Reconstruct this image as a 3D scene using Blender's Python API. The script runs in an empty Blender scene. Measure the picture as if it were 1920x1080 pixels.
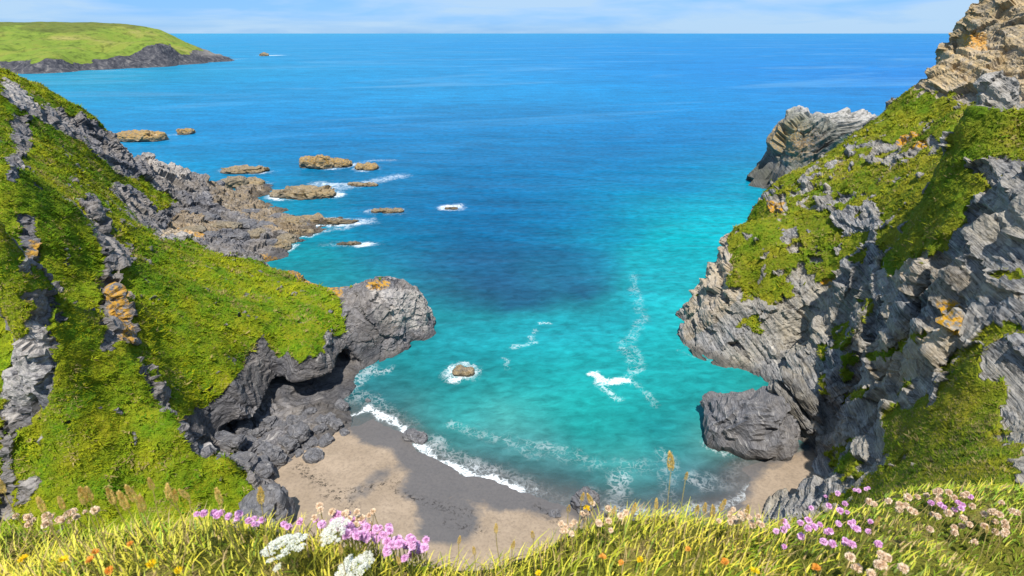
import bpy, bmesh, math, random
import numpy as np
from mathutils import Vector

# ------------------------------------------------------------------ camera, sky, sun, exposure
SC = bpy.context.scene
H = 60.0
FPX = 960.0
TH = math.atan(478.0 / FPX)
S_, C_ = math.sin(TH), math.cos(TH)
cd = bpy.data.cameras.new('camera')
cam = bpy.data.objects.new('camera', cd)
SC.collection.objects.link(cam)
cam.location = (0, 0, H)
cam.rotation_euler = (math.pi / 2 - TH, 0, 0)
cd.sensor_width = 36.0
cd.lens = 18.0
cd.clip_start = 0.05
cd.clip_end = 200000
cd.dof.use_dof = True
cd.dof.focus_distance = 40
cd.dof.aperture_fstop = 9.0
SC.camera = cam

SUN_DIR = Vector((-0.02, -0.42, 0.91)).normalized()      # towards the sun
w = bpy.data.worlds.new('World')
SC.world = w
w.use_nodes = True
nt = w.node_tree
nt.nodes.clear()
sky = nt.nodes.new('ShaderNodeTexSky')
sky.sky_type = 'NISHITA'
sky.sun_disc = False
sky.sun_elevation = math.asin(SUN_DIR.z)
sky.sun_rotation = math.atan2(SUN_DIR.x, SUN_DIR.y)
sky.air_density = 0.8
sky.dust_density = 0.4
sky.ozone_density = 2.0
bg = nt.nodes.new('ShaderNodeBackground')
bg.inputs[1].default_value = 0.15
wo = nt.nodes.new('ShaderNodeOutputWorld')
tc = nt.nodes.new('ShaderNodeTexCoord')
mp = nt.nodes.new('ShaderNodeMapping')
mp.inputs['Scale'].default_value = (1.6, 1.6, 14.0)
nz = nt.nodes.new('ShaderNodeTexNoise')
nz.inputs['Scale'].default_value = 2.2
nz.inputs['Detail'].default_value = 8
nz.inputs['Roughness'].default_value = 0.55
nz.inputs['Distortion'].default_value = 0.4
rp = nt.nodes.new('ShaderNodeValToRGB')
rp.color_ramp.elements[0].position = 0.40
rp.color_ramp.elements[0].color = (0.25, 0.25, 0.25, 1)
rp.color_ramp.elements[1].position = 0.60
rp.color_ramp.elements[1].color = (0.92, 0.92, 0.92, 1)
mx = nt.nodes.new('ShaderNodeMixRGB')
mx.inputs[2].default_value = (1.55, 2.2, 2.9, 1)
tint = nt.nodes.new('ShaderNodeMixRGB')
tint.blend_type = 'MULTIPLY'
tint.inputs[0].default_value = 1.0
tint.inputs[2].default_value = (0.13, 0.27, 0.55, 1)
nt.links.new(tc.outputs['Generated'], mp.inputs[0])
nt.links.new(mp.outputs[0], nz.inputs['Vector'])
nt.links.new(nz.outputs['Fac'], rp.inputs[0])
nt.links.new(rp.outputs[0], mx.inputs[0])
nt.links.new(sky.outputs[0], tint.inputs[1])
nt.links.new(tint.outputs[0], mx.inputs[1])
nt.links.new(mx.outputs[0], bg.inputs[0])
nt.links.new(bg.outputs[0], wo.inputs[0])

sl = bpy.data.lights.new('sun', 'SUN')
sl.energy = 3.2
sl.angle = math.radians(1.0)
sl.color = (1.0, 0.95, 0.87)
so = bpy.data.objects.new('sun', sl)
SC.collection.objects.link(so)
so.rotation_euler = (-SUN_DIR).to_track_quat('-Z', 'Y').to_euler()
so.location = (-60, -40, 120)
SC.view_settings.view_transform = 'Standard'
SC.view_settings.look = 'None'
SC.view_settings.exposure = 1.12
SC.view_settings.gamma = 1.0
SC.view_settings.use_curve_mapping = False
SC.cycles.max_bounces = 6
SC.cycles.transparent_max_bounces = 12

# ------------------------------------------------------------------ helpers
COL = SC.collection
RNG = np.random.default_rng(7)
random.seed(7)


def tag(o, label=None, cat=None, group=None, kind=None):
    if label: o['label'] = label
    if cat: o['category'] = cat
    if group: o['group'] = group
    if kind: o['kind'] = kind
    return o


def U(px, py, z=None, t=None):
    """point of the place on the ray of a spot in the view, at height z or ray length t"""
    u = (px - 960) / FPX
    v = (540 - py) / FPX
    dy = C_ + v * S_
    dz = -S_ + v * C_
    if t is None:
        t = (z - H) / dz
    return (u * t, dy * t, H + dz * t)


def proj(P):
    x, y, z = P[:, 0], P[:, 1], P[:, 2] - H
    f = np.maximum(y * C_ - z * S_, 1e-3)
    upc = y * S_ + z * C_
    return 960 + FPX * x / f, 540 - FPX * upc / f, f


class RBF:
    def __init__(self, pts, vals, smooth=0.0):
        p = np.asarray(pts, float)
        v = np.asarray(vals, float)
        if v.ndim == 1: v = v[:, None]
        n = len(p)
        d = np.sqrt(((p[:, None] - p[None]) ** 2).sum(-1))
        A = np.zeros((n + 3, n + 3))
        A[:n, :n] = -d + 0 * np.eye(n)
        A[:n, :n] -= smooth * np.eye(n)
        A[:n, n] = 1
        A[:n, n + 1:] = p
        A[n, :n] = 1
        A[n + 1:, :n] = p.T
        b = np.zeros((n + 3, v.shape[1]))
        b[:n] = v
        self.w = np.linalg.lstsq(A, b, rcond=None)[0]
        self.p = p

    def __call__(self, q):
        q = np.asarray(q, float)
        out = np.empty((len(q), self.w.shape[1]))
        n = len(self.p)
        for i in range(0, len(q), 40000):
            s = q[i:i + 40000]
            d = np.sqrt(((s[:, None] - self.p[None]) ** 2).sum(-1))
            out[i:i + 40000] = -d @ self.w[:n] + self.w[n] + s @ self.w[n + 1:]
        return out[:, 0] if out.shape[1] == 1 else out


def _h(ix, iy, iz, seed):
    h = (ix * 374761393 + iy * 668265263 + iz * 2147483647 + seed * 974634777) & 0xFFFFFFFF
    h = ((h ^ (h >> 13)) * 1274126177) & 0xFFFFFFFF
    h = h ^ (h >> 16)
    return (h & 0xFFFF) / 32767.5 - 1.0


def vnoise(P, seed=0):
    P = np.asarray(P, float)
    f0 = np.floor(P)
    i = f0.astype(np.int64)
    f = P - f0
    f = f * f * f * (f * (f * 6 - 15) + 10)
    fx, fy, fz = f[:, 0], f[:, 1], f[:, 2]
    x, y, z = i[:, 0], i[:, 1], i[:, 2]
    def l(a, b, t): return a + (b - a) * t
    c00 = l(_h(x, y, z, seed), _h(x + 1, y, z, seed), fx)
    c10 = l(_h(x, y + 1, z, seed), _h(x + 1, y + 1, z, seed), fx)
    c01 = l(_h(x, y, z + 1, seed), _h(x + 1, y, z + 1, seed), fx)
    c11 = l(_h(x, y + 1, z + 1, seed), _h(x + 1, y + 1, z + 1, seed), fx)
    return l(l(c00, c10, fy), l(c01, c11, fy), fz)


def fbm(P, scale, octv=4, seed=0, gain=0.5):
    P = np.asarray(P, float) * scale
    a, s, tot = 1.0, 0, 0
    for k in range(octv):
        s = s + a * vnoise(P + 17.3 * k, seed + k)
        tot += a
        a *= gain
        P = P * 2.03
    return s / tot * 1.4


def ss(a, b, x):
    t = np.clip((x - a) / (b - a), 0, 1)
    return t * t * (3 - 2 * t)


def inpoly(px, py, poly):
    c = np.zeros(len(px), bool)
    n = len(poly)
    for k in range(n):
        x1, y1 = poly[k]
        x2, y2 = poly[(k + 1) % n]
        if y1 == y2: continue
        m = (y1 > py) != (y2 > py)
        c ^= m & (px < (x2 - x1) * (py - y1) / (y2 - y1) + x1)
    return c


def seg_dist(q, line):
    d = np.full(len(q), 1e9)
    L = np.asarray(line, float)
    for a, b in zip(L[:-1], L[1:]):
        ab = b - a
        t = np.clip(((q - a) @ ab) / max(ab @ ab, 1e-9), 0, 1)
        d = np.minimum(d, np.sqrt(((q - a - t[:, None] * ab) ** 2).sum(1)))
    return d


def mesh_np(name, V, F, smooth=True):
    V = np.asarray(V, np.float32)
    F = np.asarray(F, np.int32)
    me = bpy.data.meshes.new(name)
    me.vertices.add(len(V))
    me.vertices.foreach_set('co', V.ravel())
    k = F.shape[1]
    me.loops.add(F.size)
    me.loops.foreach_set('vertex_index', F.ravel())
    me.polygons.add(len(F))
    me.polygons.foreach_set('loop_start', np.arange(0, F.size, k, dtype=np.int32))
    me.polygons.foreach_set('use_smooth', np.full(len(F), smooth, bool))
    me.update(calc_edges=True)
    me.validate()
    return me


def attr(me, name, vals):
    vals = np.asarray(vals, np.float32)
    if vals.ndim == 1:
        a = me.attributes.new(name, 'FLOAT', 'POINT')
        a.data.foreach_set('value', vals)
    else:
        if vals.shape[1] == 3: vals = np.concatenate([vals, np.ones((len(vals), 1), np.float32)], 1)
        a = me.attributes.new(name, 'FLOAT_COLOR', 'POINT')
        a.data.foreach_set('color', vals.ravel())


def link(name, me, mat=None, parent=None):
    o = bpy.data.objects.new(name, me)
    COL.objects.link(o)
    if mat and not me.materials: me.materials.append(mat)
    if parent: o.parent = parent
    return o


def coords(me):
    V = np.empty(len(me.vertices) * 3, np.float32)
    me.vertices.foreach_get('co', V)
    return V.reshape(-1, 3).astype(float)


def normals(me):
    N = np.empty(len(me.vertices) * 3, np.float32)
    me.vertices.foreach_get('normal', N)
    return N.reshape(-1, 3).astype(float)


def setco(me, V):
    me.vertices.foreach_set('co', np.asarray(V, np.float32).ravel())
    me.update()


def grid_faces(nx, ny):
    i = np.arange(nx * ny).reshape(ny, nx)
    return np.stack([i[:-1, :-1].ravel(), i[:-1, 1:].ravel(), i[1:, 1:].ravel(), i[1:, :-1].ravel()], 1)


def remesh(me, vox):
    o = bpy.data.objects.new('tmp', me)
    COL.objects.link(o)
    m = o.modifiers.new('r', 'REMESH')
    m.mode = 'VOXEL'
    m.voxel_size = vox
    dg = bpy.context.evaluated_depsgraph_get()
    dg.update()
    out = bpy.data.meshes.new_from_object(o.evaluated_get(dg))
    bpy.data.objects.remove(o)
    bpy.data.meshes.remove(me)
    return out


def solid_field(fn, x0, x1, y0, y1, st, zb):
    xs = np.arange(x0, x1 + st / 2, st)
    ys = np.arange(y0, y1 + st / 2, st)
    X, Y = np.meshgrid(xs, ys)
    q = np.stack([X.ravel(), Y.ravel()], 1)
    Z = np.maximum(fn(q), zb + 0.6)
    nx, ny = len(xs), len(ys)
    top = np.concatenate([q, Z[:, None]], 1)
    bot = np.concatenate([q, np.full((len(q), 1), zb)], 1)
    F = grid_faces(nx, ny)
    n = len(q)
    i = np.arange(n).reshape(ny, nx)
    ring = np.concatenate([i[0, :], i[1:, -1], i[-1, -2::-1], i[-2:0:-1, 0]])
    r2 = np.roll(ring, -1)
    side = np.stack([ring + n, r2 + n, r2, ring], 1)
    return mesh_np('field', np.concatenate([top, bot]), np.concatenate([F, F[:, ::-1] + n, side]))


def srgb(r, g, b):
    c = np.array([r, g, b], float) / 255
    return np.where(c <= 0.04045, c / 12.92, ((c + 0.055) / 1.055) ** 2.4)


# ---------- node helpers
class NT:
    def __init__(self, name):
        self.m = bpy.data.materials.new(name)
        self.m.use_nodes = True
        self.t = self.m.node_tree
        self.t.nodes.clear()
        self.out = self.n('ShaderNodeOutputMaterial')

    def n(self, typ, **kw):
        nd = self.t.nodes.new(typ)
        for k, v in kw.items():
            if hasattr(nd, k): setattr(nd, k, v)
        return nd

    def put(self, sock, v):
        if isinstance(v, bpy.types.NodeSocket): self.t.links.new(v, sock)
        elif v is not None:
            if hasattr(sock.default_value, '__len__') and len(sock.default_value) == 4 and len(v) == 3: v = (*v, 1)
            sock.default_value = v

    def math(self, op, a, b=None, clamp=False):
        nd = self.n('ShaderNodeMath', operation=op, use_clamp=clamp)
        self.put(nd.inputs[0], a)
        if b is not None: self.put(nd.inputs[1], b)
        return nd.outputs[0]

    def mix(self, f, a, b, mode='MIX'):
        nd = self.n('ShaderNodeMixRGB', blend_type=mode)
        self.put(nd.inputs[0], f); self.put(nd.inputs[1], a); self.put(nd.inputs[2], b)
        return nd.outputs[0]

    def ramp(self, f, stops):
        nd = self.n('ShaderNodeValToRGB')
        e = nd.color_ramp.elements
        while len(e) < len(stops): e.new(0.5)
        for k, (p, c) in enumerate(stops):
            e[k].position = p
            e[k].color = (c, c, c, 1) if not hasattr(c, '__len__') else (*c, 1)
        self.put(nd.inputs[0], f)
        return nd.outputs[0]

    def noise(self, vec, scale, detail=4, rough=0.55, dist=0.0):
        nd = self.n('ShaderNodeTexNoise')
        self.put(nd.inputs['Vector'], vec)
        nd.inputs['Scale'].default_value = scale
        nd.inputs['Detail'].default_value = detail
        nd.inputs['Roughness'].default_value = rough
        nd.inputs['Distortion'].default_value = dist
        return nd.outputs['Fac']

    def mapping(self, vec, scale=(1, 1, 1), rot=(0, 0, 0)):
        nd = self.n('ShaderNodeMapping')
        self.put(nd.inputs[0], vec)
        nd.vector_type = 'TEXTURE'          # turn first, then stretch along the turned axes
        nd.inputs['Scale'].default_value = [1.0 / k for k in scale]
        nd.inputs['Rotation'].default_value = rot
        return nd.outputs[0]

    def pos(self):
        return self.n('ShaderNodeNewGeometry').outputs['Position']

    def at(self, name, color=False):
        nd = self.n('ShaderNodeAttribute', attribute_name=name)
        return nd.outputs['Color'] if color else nd.outputs['Fac']

    def bump(self, h, dist, strength=1.0, normal=None):
        nd = self.n('ShaderNodeBump')
        nd.inputs['Strength'].default_value = strength
        nd.inputs['Distance'].default_value = dist
        self.put(nd.inputs['Height'], h)
        if normal is not None: self.put(nd.inputs['Normal'], normal)
        return nd.outputs[0]

    def bsdf(self, col, rough=0.8, normal=None, spec=0.3):
        nd = self.n('ShaderNodeBsdfPrincipled')
        self.put(nd.inputs['Base Color'], col)
        self.put(nd.inputs['Roughness'], rough)
        self.put(nd.inputs['Specular IOR Level'], spec)
        if normal is not None: self.put(nd.inputs['Normal'], normal)
        return nd.outputs[0]

    def done(self, sh):
        self.t.links.new(sh, self.out.inputs[0])
        return self.m


# ------------------------------------------------------------------ materials
def rock_color(N, P, dark, mid, pale, warm, rot, k=1.0, fine=1.0):
    """layered slate: thin beds across the direction given by rot, joints, pale weathered edges"""
    fold = N.n('ShaderNodeTexNoise')
    N.put(fold.inputs['Vector'], P)
    fold.inputs['Scale'].default_value = 0.035 * k
    fold.inputs['Detail'].default_value = 1
    wv = N.n('ShaderNodeVectorMath', operation='MULTIPLY_ADD')
    N.put(wv.inputs[0], fold.outputs['Color']); wv.inputs[1].default_value = (5 / k, 5 / k, 5 / k); N.put(wv.inputs[2], P)
    W = wv.outputs[0]
    a = N.noise(N.mapping(W, (0.10 * k, 0.10 * k, 0.85 * k), rot), 1.0, 5, 0.6, 0.2)
    b = N.noise(N.mapping(W, (0.16 * k, 0.16 * k, 2.8 * k), rot), 1.0, 5, 0.65, 0.2)
    big = N.noise(P, 0.09 * k, 4, 0.6, 0.4)
    med = N.noise(P, 0.8 * k, 6, 0.7)
    lay = N.math('ADD', N.math('MULTIPLY', a, 0.5), N.math('MULTIPLY', b, 0.5))
    c = N.ramp(lay, [(0.36, dark), (0.46, mid), (0.56, mid), (0.66, pale)])
    c = N.mix(N.ramp(b, [(0.465, 0.0), (0.495, 0.8), (0.505, 0.8), (0.53, 0.0)]), c, dark)
    c = N.mix(N.ramp(a, [(0.485, 0.0), (0.498, 0.9), (0.502, 0.9), (0.515, 0.0)]), c, [x * 0.5 for x in dark])
    c = N.mix(N.ramp(big, [(0.40, 0.0), (0.66, 0.8)]), c, N.mix(0.6, c, warm))
    c = N.mix(N.ramp(med, [(0.34, 0.6), (0.5, 0.0)]), c, dark)
    c = N.mix(N.ramp(med, [(0.58, 0.0), (0.75, 0.5)]), c, pale)
    h = N.math('ADD', N.math('MULTIPLY', a, 1.0), N.math('ADD', N.math('MULTIPLY', b, 0.55), N.math('MULTIPLY', med, 0.6)))
    return c, h, big, med


def mat_cliff(name, dark, mid, pale, warm, rot, lush, dry):
    N = NT(name)
    P = N.pos()
    c, h, big, med = rock_color(N, P, dark, mid, pale, warm, rot)
    # lichen, guano, wet foot
    l1 = N.noise(P, 1.6, 5, 0.6)
    lich_n = N.ramp(l1, [(0.40, 0.0), (0.62, 0.8)])
    lich = N.math('MULTIPLY', N.at('lichen'), N.ramp(l1, [(0.42, 0.0), (0.52, 1.0)]))
    c = N.mix(lich, c, (0.46, 0.24, 0.012))
    gu = N.math('MULTIPLY', N.at('pale'), N.ramp(N.noise(P, 1.1, 5, 0.7), [(0.38, 0.0), (0.6, 1.0)]))
    c = N.mix(gu, c, (0.52, 0.48, 0.43))
    c = N.mix(N.math('MULTIPLY', N.at('tan'), N.ramp(N.noise(P, 0.5, 5, 0.65), [(0.35, 0.35), (0.6, 0.9)])), c, N.mix(lich_n, N.mix(1.0, c, (1.5, 1.15, 0.62), 'MULTIPLY'), (0.33, 0.235, 0.11)))
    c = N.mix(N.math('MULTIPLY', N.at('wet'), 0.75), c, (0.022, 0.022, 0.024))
    # turf under the tufts
    g1 = N.noise(P, 0.22, 5, 0.6)
    g2 = N.noise(P, 2.6, 4, 0.7)
    gc = N.mix(N.ramp(g1, [(0.36, 0.0), (0.64, 1.0)]), lush, dry)
    gc = N.mix(N.ramp(g2, [(0.34, 0.45), (0.5, 0.0)]), gc, (0.07, 0.085, 0.008))
    g = N.math('ADD', N.at('grass'), N.math('MULTIPLY', N.math('SUBTRACT', N.noise(P, 0.9, 6, 0.75), 0.5), 1.5))
    gm = N.ramp(g, [(0.40, 0.0), (0.64, 1.0)])
    col = N.mix(gm, c, gc)
    hh = N.mix(gm, h, N.math('MULTIPLY', g2, 1.0))
    nrm = N.bump(hh, 0.55, 0.9)
    return N.done(N.bsdf(col, 0.85, nrm, 0.18))


ROT_R = (0.0, math.radians(33), math.radians(-27))
ROT_L = (0.0, math.radians(36), math.radians(-44))
LUSH, DRY = (0.10, 0.20, 0.004), (0.25, 0.25, 0.008)
M_left = mat_cliff('slate_left', (0.045, 0.045, 0.052), (0.160, 0.157, 0.166), (0.40, 0.38, 0.36), (0.30, 0.25, 0.19), ROT_L, LUSH, DRY)
M_right = mat_cliff('slate_right', (0.058, 0.058, 0.060), (0.245, 0.24, 0.235), (0.50, 0.47, 0.42), (0.40, 0.34, 0.23), ROT_R, (0.10, 0.175, 0.005), (0.24, 0.225, 0.014))


def mat_rock(name, dark, mid, pale, warm, rot, tide=None, k=1.6):
    N = NT(name)
    P = N.n('ShaderNodeTexCoord').outputs['Object']
    c, h, big, med = rock_color(N, P, dark, mid, pale, warm, rot, k)
    l1 = N.noise(P, 1.2, 5, 0.6)
    c = N.mix(N.math('MULTIPLY', N.at('lichen'), N.ramp(l1, [(0.42, 0.0), (0.54, 1.0)])), c, (0.42, 0.23, 0.02))
    c = N.mix(N.math('MULTIPLY', N.at('pale'), N.ramp(N.noise(P, 1.0, 5, 0.7), [(0.36, 0.0), (0.55, 1.0)])), c, (0.62, 0.58, 0.54))
    c = N.mix(N.math('MULTIPLY', N.at('wet'), 0.8), c, (0.030, 0.028, 0.022))
    return N.done(N.bsdf(c, 0.78, N.bump(h, 0.4, 0.9), 0.25))


M_sea_rock = mat_rock('tidal_rock', (0.070, 0.060, 0.048), (0.215, 0.185, 0.135), (0.40, 0.35, 0.27), (0.31, 0.22, 0.10), ROT_L)
M_boulder = mat_rock('grey_boulder', (0.045, 0.046, 0.052), (0.145, 0.145, 0.155), (0.36, 0.345, 0.32), (0.20, 0.175, 0.15), ROT_R)
M_right_rock = mat_rock('leaning_slate', (0.05, 0.05, 0.052), (0.20, 0.196, 0.192), (0.44, 0.41, 0.37), (0.32, 0.27, 0.18), (0, 0, 0))
M_stack = mat_rock('stack_rock', (0.050, 0.053, 0.056), (0.16, 0.16, 0.15), (0.34, 0.33, 0.31), (0.20, 0.20, 0.09), ROT_R, k=0.7)


def mat_blades(name, trans=0.35, rough=0.6):
    N = NT(name)
    c = N.at('Col', True)
    d = N.bsdf(c, rough, None, 0.2)
    tr = N.n('ShaderNodeBsdfTranslucent')
    N.put(tr.inputs[0], c)
    m = N.n('ShaderNodeMixShader')
    m.inputs[0].default_value = trans
    N.t.links.new(d, m.inputs[1]); N.t.links.new(tr.outputs[0], m.inputs[2])
    return N.done(m.outputs[0])


M_tuft = mat_blades('tuft_grass', 0.2, 0.8)
M_blade = mat_blades('blade_grass', 0.30, 0.5)


def mat_petal(name, a, b, trans=0.3):
    N = NT(name)
    P = N.pos()
    c = N.mix(N.ramp(N.noise(P, 120, 3, 0.6), [(0.35, 0.0), (0.65, 1.0)]), a, b)
    d = N.bsdf(c, 0.6, None, 0.2)
    tr = N.n('ShaderNodeBsdfTranslucent')
    N.put(tr.inputs[0], c)
    m = N.n('ShaderNodeMixShader')
    m.inputs[0].default_value = trans
    N.t.links.new(d, m.inputs[1]); N.t.links.new(tr.outputs[0], m.inputs[2])
    return N.done(m.outputs[0])


M_pink = mat_petal('thrift_pink', (0.78, 0.40, 0.68), (0.86, 0.60, 0.80))
M_faded = mat_petal('thrift_faded', (0.74, 0.54, 0.36), (0.86, 0.72, 0.54))
M_white = mat_petal('umbel_white', (0.74, 0.76, 0.66), (0.80, 0.80, 0.74))
M_yellow = mat_petal('flower_yellow', (0.80, 0.52, 0.01), (0.85, 0.66, 0.02))
M_orange = mat_petal('flower_orange', (0.75, 0.30, 0.03), (0.80, 0.45, 0.10))
M_straw = mat_petal('seed_straw', (0.66, 0.44, 0.10), (0.80, 0.60, 0.22))
M_stem = mat_petal('stem_green', (0.22, 0.26, 0.04), (0.32, 0.30, 0.07), 0.2)
M_drystem = mat_petal('stem_dry', (0.42, 0.33, 0.10), (0.50, 0.40, 0.14), 0.2)


def mat_sand():
    N = NT('beach_sand')
    P = N.pos()
    n1 = N.noise(P, 0.25, 5, 0.6, 0.3)
    n2 = N.noise(P, 2.2, 5, 0.7)
    n3 = N.noise(P, 30, 3, 0.7)
    c = N.ramp(n1, [(0.3, (0.255, 0.195, 0.135)), (0.7, (0.335, 0.26, 0.185))])
    c = N.mix(N.ramp(n2, [(0.33, 0.6), (0.55, 0.0)]), c, (0.17, 0.13, 0.095))
    wv = N.math('ADD', N.at('wet'), N.math('MULTIPLY', N.math('SUBTRACT', N.noise(P, 0.45, 6, 0.65, 0.6), 0.5), 1.0))
    wm = N.ramp(wv, [(0.32, 0.0), (0.70, 1.0)])
    c = N.mix(N.math('MULTIPLY', wm, 0.85), c, N.mix(n2, (0.060, 0.062, 0.068), (0.105, 0.105, 0.11)))
    deb = N.math('MULTIPLY', N.at('weed'), N.ramp(N.noise(P, 1.7, 5, 0.75), [(0.52, 0.0), (0.60, 1.0)]))
    c = N.mix(deb, c, (0.025, 0.02, 0.016))
    nrm = N.bump(N.math('ADD', N.math('MULTIPLY', n2, 0.6), N.math('MULTIPLY', n3, 0.15)), 0.12, 0.6)
    rough = N.ramp(wm, [(0.0, 0.9), (1.0, 0.55)])
    return N.done(N.bsdf(c, rough, nrm, 0.3))


M_sand = mat_sand()


def mat_sea():
    N = NT('sea_water')
    P = N.pos()
    c = N.at('Col', True)
    w1 = N.noise(N.mapping(P, (0.55, 1.0, 1.0), (0, 0, 0.12)), 0.55, 5, 0.62, 0.35)
    w2 = N.noise(N.mapping(P, (0.35, 1.0, 1.0), (0, 0, -0.08)), 0.10, 5, 0.6, 0.3)
    w3 = N.noise(N.mapping(P, (0.25, 1.0, 1.0), (0, 0, 0.05)), 0.018, 5, 0.6, 0.3)
    patch = N.noise(N.mapping(P, (0.35, 1.0, 1.0)), 0.012, 6, 0.62, 0.8)
    # colour of the water itself: wind-streaked patches
    ch = N.ramp(w1, [(0.30, 0.72), (0.7, 1.30)])
    c = N.mix(1.0, c, ch, 'MULTIPLY')
    c = N.mix(1.0, c, N.ramp(w2, [(0.3, 0.80), (0.7, 1.22)]), 'MULTIPLY')
    c = N.mix(1.0, c, N.ramp(patch, [(0.3, 0.86), (0.7, 1.16)]), 'MULTIPLY')
    stk = N.noise(N.mapping(P, (0.30, 1.0, 1.0), (0, 0, 0.35)), 0.006, 7, 0.62, 1.2)
    c = N.mix(N.math('MULTIPLY', N.ramp(stk, [(0.52, 0.0), (0.66, 1.0)]), N.math('MULTIPLY', N.at('open'), 0.34)), c, (0.10, 0.26, 0.40))
    # foam: lace of cells, broken by noise
    vv = N.n('ShaderNodeTexVoronoi', feature='DISTANCE_TO_EDGE')
    wsp = N.mix(0.35, P, N.n('ShaderNodeTexNoise').outputs['Color'], 'ADD')
    dn = N.n('ShaderNodeTexNoise')
    N.put(dn.inputs['Vector'], P); dn.inputs['Scale'].default_value = 0.9; dn.inputs['Detail'].default_value = 5
    wv = N.n('ShaderNodeVectorMath', operation='MULTIPLY_ADD')
    N.put(wv.inputs[0], dn.outputs['Color']); wv.inputs[1].default_value = (2.6, 2.6, 0); N.put(wv.inputs[2], P)
    N.put(vv.inputs['Vector'], wv.outputs[0]); vv.inputs['Scale'].default_value = 1.1
    lace = N.ramp(vv.outputs['Distance'], [(0.0, 1.0), (0.20, 0.0)])
    br = N.noise(P, 0.42, 3, 0.55, 0.5)
    fo = N.at('foam')
    k = N.math('ADD', N.math('MULTIPLY', lace, 0.45), N.math('MULTIPLY', br, 1.1))
    th = N.math('SUBTRACT', N.math('ADD', N.math('MULTIPLY', fo, 1.05), k), 0.98)
    fm = N.ramp(th, [(0.0, 0.0), (0.75, 1.0)])
    fm = N.math('MULTIPLY', fm, N.ramp(fo, [(0.02, 0.0), (0.30, 0.42), (0.62, 0.95)]))
    col = N.mix(fm, c, (0.74, 0.77, 0.78))
    hgt = N.math('ADD', N.math('MULTIPLY', w1, 0.35), N.math('ADD', N.math('MULTIPLY', w2, 1.6), N.math('MULTIPLY', w3, 5.0)))
    nrm = N.bump(hgt, 1.0, 0.55)
    rough = N.math('ADD', 0.24, N.math('MULTIPLY', fm, 0.6))
    df = N.n('ShaderNodeBsdfDiffuse')
    N.put(df.inputs['Color'], col); N.put(df.inputs['Normal'], nrm)
    gl = N.n('ShaderNodeBsdfGlossy')
    N.put(gl.inputs['Roughness'], rough); N.put(gl.inputs['Normal'], nrm)
    fr = N.n('ShaderNodeFresnel')
    fr.inputs['IOR'].default_value = 1.33
    N.put(fr.inputs['Normal'], nrm)
    ms = N.n('ShaderNodeMixShader')
    # a choppy sea reflects less at a low angle than a flat one
    N.put(ms.inputs[0], N.math('MULTIPLY', N.math('MINIMUM', fr.outputs[0], 0.45), 0.45))
    N.t.links.new(df.outputs[0], ms.inputs[1]); N.t.links.new(gl.outputs[0], ms.inputs[2])
    sh = ms.outputs[0]
    tr = N.n('ShaderNodeBsdfTransparent')
    m = N.n('ShaderNodeMixShader')
    al = N.math('MAXIMUM', N.at('alpha'), fm)
    N.put(m.inputs[0], al)
    N.t.links.new(tr.outputs[0], m.inputs[1]); N.t.links.new(sh, m.inputs[2])
    return N.done(m.outputs[0])


M_sea = mat_sea()


def mat_headland():
    N = NT('headland_cover')
    P = N.pos()
    g1 = N.noise(P, 0.009, 8, 0.68, 0.5)
    g2 = N.noise(P, 0.07, 6, 0.7)
    gc = N.ramp(g1, [(0.34, (0.060, 0.085, 0.014)), (0.46, (0.14, 0.20, 0.028)), (0.56, (0.175, 0.20, 0.035)), (0.66, (0.25, 0.23, 0.07))])
    gc = N.mix(N.ramp(g2, [(0.36, 0.6), (0.5, 0.0)]), gc, (0.035, 0.05, 0.012))
    gc = N.mix(N.at('heath'), gc, N.mix(g2, (0.05, 0.055, 0.014), (0.10, 0.10, 0.03)))
    r1 = N.noise(N.mapping(P, (1, 1, 2.5), (0.4, 0.3, 0)), 0.10, 6, 0.7, 0.4)
    rc = N.ramp(r1, [(0.36, (0.030, 0.032, 0.040)), (0.55, (0.085, 0.083, 0.09)), (0.70, (0.22, 0.20, 0.18))])
    rc = N.mix(N.at('pale'), rc, (0.33, 0.30, 0.26))
    g = N.math('ADD', N.at('grass'), N.math('MULTIPLY', N.math('SUBTRACT', N.noise(P, 0.09, 5, 0.7), 0.5), 0.9))
    gm = N.ramp(g, [(0.46, 0.0), (0.56, 1.0)])
    col = N.mix(gm, rc, gc)
    nrm = N.bump(N.mix(gm, r1, N.math('MULTIPLY', g2, 0.4)), 6.0, 0.8)
    return N.done(N.bsdf(col, 0.9, nrm, 0.1))


M_headland = mat_headland()


def mat_turf():
    N = NT('ledge_turf')
    P = N.pos()
    c = N.ramp(N.noise(P, 9, 5, 0.65), [(0.35, (0.07, 0.08, 0.012)), (0.55, (0.15, 0.15, 0.02)), (0.7, (0.24, 0.18, 0.07))])
    return N.done(N.bsdf(c, 0.95, N.bump(N.noise(P, 60, 4, 0.7), 0.02, 1.0), 0.1))


M_turf = mat_turf()

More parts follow.
